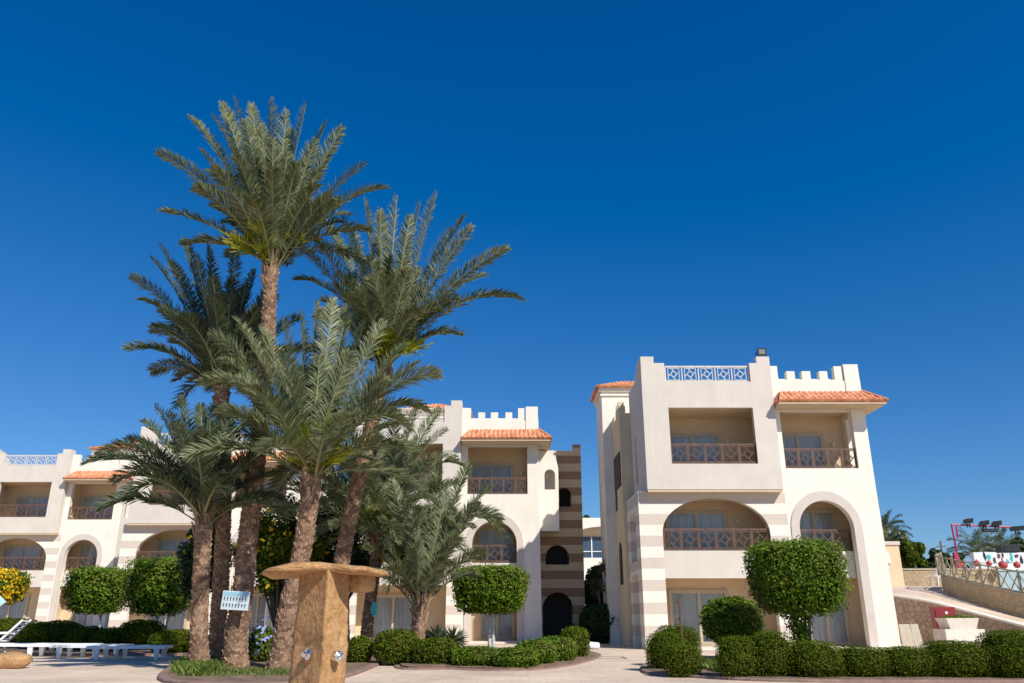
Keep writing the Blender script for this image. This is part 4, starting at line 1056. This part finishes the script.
# wooden cross fence
fe = tag(empty('terrace_fence', (0,0,0)), 'weathered wooden fence with crossed rails on the curved terrace wall', 'fence')
dense = sm(upt, 120); cum = [0]
for i in range(1, len(dense)): cum.append(cum[-1]+(dense[i]-dense[i-1]).length)
def dat(s):
    for i in range(1, len(dense)):
        if cum[i] >= s: return dense[i-1].lerp(dense[i], (s-cum[i-1])/(cum[i]-cum[i-1]))
    return dense[-1]
FH = .82; s = .05; posts = []
while s < cum[-1]: posts.append(dat(s)+Vector((0,.14,.06))); s += .92
for i, p in enumerate(posts): MB().tube([p, p+Vector((0,0,FH+.08))], [.055,.05], 8, jit=.05).build('post', M['wood'], fe)
rl = MB(); cr_ = MB()
for a, b in zip(posts[:-1], posts[1:]):
    for h_ in (.06, FH): rl.tube([a+Vector((0,0,h_)), b+Vector((0,0,h_))], .033, 7)
    m_ = a.lerp(b,.5)
    for u, v in ((a,m_),(m_,b)):
        cr_.tube([u+Vector((0,-.03,.08)), v+Vector((0,-.03,FH-.04))], .024, 6); cr_.tube([v+Vector((0,.03,.08)), u+Vector((0,.03,FH-.04))], .024, 6)
rl.build('rail', M['wood'], fe); cr_.build('cross_brace', M['wood'], fe)

# back stone wall with gate pier and greenery
c0 = W(903, 586, 43); c1 = W(952, 586, 43); zt = W(920, 570, 43).z
o = tag(empty('back_wall', (c0.x, 43, 0)), 'low tan stone wall under the hedge at the end of the ramp', 'wall')
MB().box(0, c1.x-c0.x+2.5, 0, .4, 0, zt).build('stonework', M['terracewall'], o)
MB().box(-.02, c1.x-c0.x+2.5, -.04, .44, zt+.001, zt+.08).build('coping', M['slab'], o)
c = W(884, 586, 41.5); z1 = W(890, 545, 41.5).z; x1 = W(904, 580, 41.5).x-c.x
o = tag(empty('gate_pier', (c.x-1.2, 41.5, 0)), 'stone gate pier with an arched niche between the right block and the hedge', 'gate')
zb = c.z
X1 = x1+1.2
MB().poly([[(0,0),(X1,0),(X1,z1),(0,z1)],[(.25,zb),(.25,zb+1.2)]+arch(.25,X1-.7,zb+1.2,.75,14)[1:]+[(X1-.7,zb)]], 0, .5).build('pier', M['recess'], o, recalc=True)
MB().box(-.05, X1+.05, -.06, .56, z1+.001, z1+.18).build('cap', M['trim'], o)
MB().poly([[(.1,zb+1.1)]+arch(.1,X1-.55,zb+1.2,.9,14)+[(X1-.55,zb+1.1),(X1-.7,zb+1.1)]+arch(.25,X1-.7,zb+1.2,.75,14)[::-1]+[(.25,zb+1.1)]], -.07, -.001).build('arch_trim', M['cream'], o, recalc=True)
MB().box(.26, X1-.71, .25, .45, 0, zb+1.9).build('niche_back', M['cream'], o)
# hedge mass and shrubs above the back wall
def far_bush(px0, px1, py0, py1, Y, label, seed, n, ls, mat='darkbush', fl=False):
    x0, x1, z0, z1_ = px_foli(px0, px1, py0, py1, Y); r = (x1-x0)/2
    o = loose_tree(((x0+x1)/2, Y, 0), r*.85, r*.7, z0, z1_, label, seed, n, ls, mat, name='garden_shrub', cat='shrub')
    return o
far_bush(896, 926, 541, 572, 45, 'dark green shrub with a rounded top behind the back wall', 200, 6000, .22, 'hedge')
far_bush(915, 952, 549, 573, 45.5, 'wide dark shrub behind the right part of the back wall', 201, 6000, .22)
far_bush(884, 914, 532, 562, 47, 'pale olive shrub behind the gate pier', 202, 4500, .22, 'frond')
far_bush(930, 975, 553, 574, 60, 'distant low shrub behind the start of the terrace fence', 203, 4000, .3)
far_bush(1005, 1045, 540, 566, 75, 'distant dark tree behind the stage at the right edge', 204, 5000, .4)
far_bush(862, 900, 548, 575, 52, 'distant shrub partly hidden by the right block', 205, 4000, .25)
far_bush(578, 592, 515, 535, 72, 'tree top above the distant building in the passage', 206, 3000, .4)
def far_palm(px, pyb, pyt, Y, flen, seed, label, n=22, lean=0, mat='frond_dark', thin=1):
    rnd = random.Random(seed); b = W(px, pyb, Y); t = W(px+lean, pyt, Y); base = Vector((b.x, Y, 0))
    o = tag(empty('distant_palm', base), label, 'palm tree'); MB().tube([(0,0,0), ((t.x-b.x)*.4,0,t.z*.5), (t.x-b.x,0,t.z)], [.25,.17,.15], 9, jit=.1).build('trunk', M['palmbark'], o)
    mb = MB(); C = Vector((t.x-b.x,0,t.z))
    for i in range(n):
        az = i*2.4; el = radians(70-85*(i+.5)/n); d = Vector((cos(az)*cos(el), sin(az)*cos(el), sin(el)))
        frond(mb, C, C+d*flen+Vector((0,0,-flen*.3*cos(el))), C+d*flen*.55+Vector((0,0,flen*.08)), rnd, flen*.2, 26)
        mb_w = 0
    mb.build('crown', [M[mat], M['rachis']], o); return o
far_palm(886, 575, 530, 50, 1.5, 300, 'small distant palm standing just right of the right block')
far_palm(893, 575, 545, 48, 1.3, 301, 'lower palm beside the small distant palm', mat='frond')
far_palm(978, 575, 552, 66, 2.6, 302, 'bushy distant palm under the red lighting truss', 26)
far_palm(993, 575, 552, 68, 2.4, 303, 'second bushy palm behind the truss, right of the first', 24, lean=6)
far_palm(1015, 575, 553, 80, 2.4, 304, 'distant palm near the right edge behind the black box')

# lighting truss: red goal-post with floodlights
TY = 46
p0 = W(953, 575, TY); pt = W(951.5, 524.5, TY); pr = W(1060, 529.5, TY)
o = tag(empty('lighting_truss', (p0.x, TY, 0)), 'magenta-red pipe lighting frame rising behind the terrace fence', 'lighting frame')
m_ = MB(); 
def rel(v): return v-Vector((p0.x, TY, 0))
m_.tube([rel(p0)+Vector((0.3,0,-2.0)), rel(W(957,553,TY)), rel(pt)], .05, 8)
m_.tube([rel(W(957,553,TY)), rel(W(951.5,524.5,TY))], .055, 8)
m_.build('post', M['magenta'], o)
MB().tube([rel(pt), rel(pr)], .05, 8).tube([rel(W(956,526,TY)), rel(W(958,538,TY))], .05, 8).build('crossbar', M['magenta'], o)
MB().tube([rel(pr), rel(pr)+Vector((.2,0,-6))], .07, 8).build('post', M['magenta'], o)
bs = MB(); q0 = rel(W(952,556,TY)); q1 = rel(W(960,545,TY))
bs.add([q0+Vector((.05,-.1,-.8)), q0+Vector((.5,-.1,-.8)), q0+Vector((.3,-.1,.1)), q0+Vector((.1,-.1,.2)), q0+Vector((.05,.1,-.8)), q0+Vector((.5,.1,-.8)), q0+Vector((.3,.1,.1)), q0+Vector((.1,.1,.2))],
       [(0,1,2,3),(7,6,5,4),(0,4,5,1),(1,5,6,2),(2,6,7,3),(3,7,4,0)]); bs.build('bracket', M['magenta'], o)
def stage_light(px, py, label, w=.24):
    c = W(px, py, TY-.05); o = tag(empty('stage_floodlight', c), label, 'floodlight', 'floodlights on the red lighting frame')
    MB().add([(-w,-.15,-.12),(w,-.15,-.05),(w,-.22,.2),(-w,-.22,.14),(-w*.7,.2,-.05),(w*.7,.2,0),(w*.7,.15,.15),(-w*.7,.15,.1)],
             [(0,1,2,3),(5,4,7,6),(4,0,3,7),(1,5,6,2),(3,2,6,7),(4,5,1,0)]).build('lamp_housing', M['black'], o)
    MB().bar((-.05,0,-.32),(-.05,0,-.05),.05).bar((.1,0,-.32),(.1,0,-.05),.05).build('bracket', M['black'], o)
stage_light(967.5, 522, 'black floodlight on the red frame nearest its corner post')
stage_light(983.5, 524, 'black floodlight second from the corner of the red frame')
stage_light(996, 524.3, 'black floodlight third from the corner of the red frame')
stage_light(1016, 529.5, 'flat black floodlight farthest right on the red frame', .38)
c = W(990, 530.5, TY-.1); tag(MB().box(-.42,.42,-.1,.1,-.1,.1).box(-.4,.4,-.12,-.101,-.07,.07).bar((-.3,0,.1),(-.3,0,.3),.03).bar((.3,0,.1),(.3,0,.3),.03).build('light_bar', M['black'], loc=c), 'long black light bar hanging under the red frame', 'light bar')
# stage wall, black box, pool blue, lanterns
c = W(992, 577, 52); zt = W(1000, 552, 52)
o = tag(empty('stage_wall', (c.x-.9, 52, 0)), 'long white stage wall with painted figures behind the fence', 'wall')
MB().poly([[(0,0),(14,0),(14,zt.z-.15),(.8,zt.z),(0,zt.z-.02)]], 0, .4).build('wall', M['white'], o, recalc=True)
ar = MB(); rnd = random.Random(4)
for i, (px, py, w, h_) in enumerate([(985,556,.3,.8),(989,557,.5,.5),(999,556,.35,.5),(1003,555,.2,.6),(1012,557,.4,.7),(1017,556,.5,.45),(1022,560,.3,.8),(1008,561,.3,.4),(995,560,.3,.5)]):
    q = W(px, py, 51.95)-Vector((c.x-.9, 52, 0)); n_ = 9; w *= .6; h_ *= .7
    ar.poly([[(q.x+w*.5*cos(2*pi*k/n_)*rnd.uniform(.6,1.2), q.z+h_*.5*sin(2*pi*k/n_)*rnd.uniform(.6,1.2)) for k in range(n_)]], -.02-.001*i, -.004, mi=i % 3)
ar.build('painted_figures', [M['black'], M['teal'], M['rail']], o, recalc=True)
c = W(1008, 551, 50); c2 = W(1012, 551, 50)
o = tag(empty('speaker_box', (c2.x, 50, c.z)), 'big black box with a tilted roof standing on the stage wall', 'speaker')
MB().add([(-.75,-.3,-.1),(.35,-.3,-.1),(.35,-.3,.42),(-.8,-.3,.3),(-.75,.4,-.1),(.35,.4,-.1),(.35,.4,.42),(-.8,.4,.3)], [(0,1,2,3),(5,4,7,6),(4,0,3,7),(1,5,6,2),(3,2,6,7),(4,5,1,0)]).build('housing', M['black'], o)
MB().box(-.65,.28,-.33,-.301,-.05,.24).build('grille', simple('grille_cloth', (.03,.03,.03), .9), o)
c = W(963, 584, 44); o = tag(MB().box(0,10,0,.3,c.z-1.6,W(970,571,44).z).box(-.05,10,-.05,.35,W(970,571,44).z+.001,W(970,570,44).z).build('pool_surround', M['poolblue'], loc=(c.x,44,0)), 'pale blue painted pool surround seen through the fence', 'pool wall')
for i, (px, py, r, lab) in enumerate([(961,565,.13,'red round lantern behind the fence, nearest its left post'),(977,563.5,.17,'second red round lantern from the left of the fence'),(989,563.5,.14,'third red round lantern along the fence'),
        (1003,565,.22,'largest red round lantern with a small stem on top'),(1017,565,.17,'red round lantern nearest the right edge')]):
    c = W(px, py, 42.5); o = tag(empty('red_lantern', c), lab, 'lantern', 'red round lanterns strung behind the fence')
    nn = 14; v_ = [(r*cos(a*pi/7)*sin(b*pi/8), r*sin(a*pi/7)*sin(b*pi/8), r*.95*cos(b*pi/8)) for b in range(9) for a in range(nn)]
    MB().add(v_, [(b*nn+a, (b+1)*nn+a, (b+1)*nn+(a+1)%nn, b*nn+(a+1)%nn) for b in range(8) for a in range(nn)]).build('shade', M['red'] if i == 9 else simple('lantern_red', (.46,.06,.055), .6), o, smooth=True)
    MB().tube([(0,0,r*.8),(0,0,r*1.7 if i == 3 else r*1.2)], .035, 8).build('cap', M['magenta'], o)
a = W(955, 561, 42.5); b = W(1060, 562, 42.5)
tag(MB().tube([a, a.lerp(b,.3)+Vector((0,0,-.1)), a.lerp(b,.6)+Vector((0,0,-.05)), b], .015, 5).build('lantern_cord', M['black']), 'thin cord carrying the red lanterns behind the fence', 'cord')
# utility pole and wires
c = W(946, 575, 70); t_ = W(946, 541, 70); o = tag(empty('utility_pole', (c.x,70,0)), 'thin distant pole behind the hedge left of the red frame', 'pole')
MB().tube([(0,0,0),(0,0,t_.z)], [.12,.07], 8).box(-.4,.4,-.04,.04,t_.z-.5,t_.z-.42).build('mast', M['bark'], o)

# white planter, red cabinet, slabs, white chairs
c = W(960, 641, 26.5); o = tag(empty('planter', (c.x, 26.5, 0)), 'stepped white plaster planter in front of the rubble wall', 'planter')
zA = W(952,629,26.5).z; zB = W(952,618,26.5).z
MB().add([(-.62,-.4,0),(.62,-.4,0),(.66,.4,0),(-.62,.4,0),(-.60,-.38,zA),(.62,-.38,zA),(.66,.4,zA),(-.60,.4,zA)], [(3,2,1,0),(4,5,6,7),(0,1,5,4),(1,2,6,5),(2,3,7,6),(3,0,4,7)]).build('base', M['potwhite'], o)
MB().add([(-.38,-.3,zA+.002),(.42,-.3,zA+.002),(.42,.3,zA+.002),(-.38,.3,zA+.002),(-.50,-.36,zB),(.52,-.36,zB),(.52,.36,zB),(-.50,.36,zB)], [(3,2,1,0),(4,5,6,7),(0,1,5,4),(1,2,6,5),(2,3,7,6),(3,0,4,7)]).build('bowl', M['potwhite'], o)
lf = MB(); random.seed(3)
for i in range(260): leaf(lf, Vector((random.uniform(-.4,.45), random.uniform(-.3,.3), zB+random.random()*.07)), Vector((random.gauss(0,.5),random.gauss(0,.5),1)), .09)
lf.build('plants', M['topiary'], o)
q = W(946.5, 626, 27.6); zt_ = W(946, 607, 27.6).z; o = tag(empty('red_cabinet', (q.x, 27.6, 0)), 'dark red metal fire cabinet behind the white planter', 'cabinet')
MB().box(-.40,.30,-.15,.15,.05,zt_).build('body', M['red'], o)
MB().box(-.37,.27,-.17,-.151,zt_*.48,zt_-.05).box(-.37,.27,-.17,-.151,.1,zt_*.46).build('door', simple('red_door', (.24,.018,.022), .45), o)
MB().box(-.06,.02,-.178,-.1705,zt_-.22,zt_-.14).build('plate', M['white'], o)
for i, (px, w, lab, rz) in enumerate([(907,.22,'wider tan panel leaning on the rubble wall by the block',8),(917,.16,'narrow tan panel leaning right of the wider one',-4)]):
    q = W(px, 640, 29.5); o = MB().add([(-w,-.02,0),(w,-.02,0),(w,.03,0),(-w,.03,0),(-w+.06,.20,.78),(w+.0,.20,.78),(w+.0,.25,.78),(-w+.06,.25,.78)], [(3,2,1,0),(4,5,6,7),(0,1,5,4),(1,2,6,5),(2,3,7,6),(3,0,4,7)]).build('stone_panel', M['slab'], loc=(q.x, 29.4, 0))
    tag(o, lab, 'panel', 'panels leaning on the wall')
# shelf between the block and the wall: pale ground strip
def chair(px, Y, z, rz, label):
    q = W(px, 580, Y); o = tag(empty('plastic_chair', (q.x, Y, z), radians(rz)), label, 'chair', 'white plastic chairs at the ramp end')
    MB().box(-.22,.22,-.22,.22,.40,.44).build('seat', M['white'], o)
    b = MB(); 
    for k in range(5): b.bar((-.18+k*.09,.21,.45),(-.19+k*.095,.30,.85),.035)
    b.bar((-.22,.30,.85),(.22,.30,.85),.06); b.build('backrest', M['white'], o)
    for s_ in (-.24,.24): MB().bar((s_,-.2,.42),(s_,-.2,.64),.035).bar((s_,-.22,.64),(s_,.25,.66),.045).build('armrest', M['white'], o)
    for sx in (-.2,.2):
        for sy in (-.2,.2): MB().bar((sx,sy,.4),(sx*1.15,sy*1.15,0),.045).build('leg', M['white'], o)
zr = W(938, 586, 40.5).z
chair(936.5, 40.8, zr, 200, 'white plastic chair at the ramp end, left of the two')
chair(942, 40.3, zr, 165, 'white plastic chair nearest the curved terrace wall')

# ------------------------------------------------------------------ light, sky, camera
SUN = Vector((.80, -1.0, 1.15)).normalized()
sun = bpy.data.lights.new('sun', 'SUN'); sun.energy = 4.6; sun.angle = radians(.53); sun.color = (1.0, .955, .865)
so = bpy.data.objects.new('sun', sun); COL.objects.link(so); so.rotation_euler = SUN.to_track_quat('Z', 'Y').to_euler()
w = bpy.data.worlds.new('World'); SC.world = w; w.use_nodes = True; nt = w.node_tree
sk = nt.nodes.new('ShaderNodeTexSky'); sk.sky_type = 'NISHITA'; sk.sun_disc = False
sk.sun_elevation = math.asin(SUN.z); sk.sun_rotation = atan2(SUN.x, SUN.y)
sk.air_density = 1.0; sk.dust_density = .15; sk.ozone_density = 4.0; sk.altitude = 200
hs = nt.nodes.new('ShaderNodeHueSaturation'); hs.inputs['Saturation'].default_value = 1.15
bg = nt.nodes['Background']; nt.links.new(sk.outputs[0], hs.inputs['Color']); 
sp = nt.nodes.new('ShaderNodeSeparateColor'); cb = nt.nodes.new('ShaderNodeCombineColor'); nt.links.new(hs.outputs[0], sp.inputs[0])
for ch, (k, c, pw) in enumerate(((.82, -.47, 1), (.91, 0, 1), (1.70, 0, .82))):
    nt.links.new(mathn(nt, 'MAXIMUM', mathn(nt, 'MULTIPLY_ADD', mathn(nt, 'POWER', sp.outputs[ch], pw), k, c), 0.0), cb.inputs[ch])
nt.links.new(cb.outputs[0], bg.inputs[0]); bg.inputs[1].default_value = .074
cd = bpy.data.cameras.new('camera'); cd.sensor_width = 36; cd.lens = 36*F/1024; cd.clip_end = 5000; cd.clip_start = .1
cam = bpy.data.objects.new('camera', cd); COL.objects.link(cam); cam.location = (0, 0, EYE); cam.rotation_euler = (pi/2+PITCH, 0, 0)
SC.camera = cam
SC.view_settings.view_transform = 'Standard'; SC.view_settings.look = 'None'; SC.view_settings.exposure = .24; SC.view_settings.gamma = 1
SC.cycles.max_bounces = 6; SC.cycles.transparent_max_bounces = 8
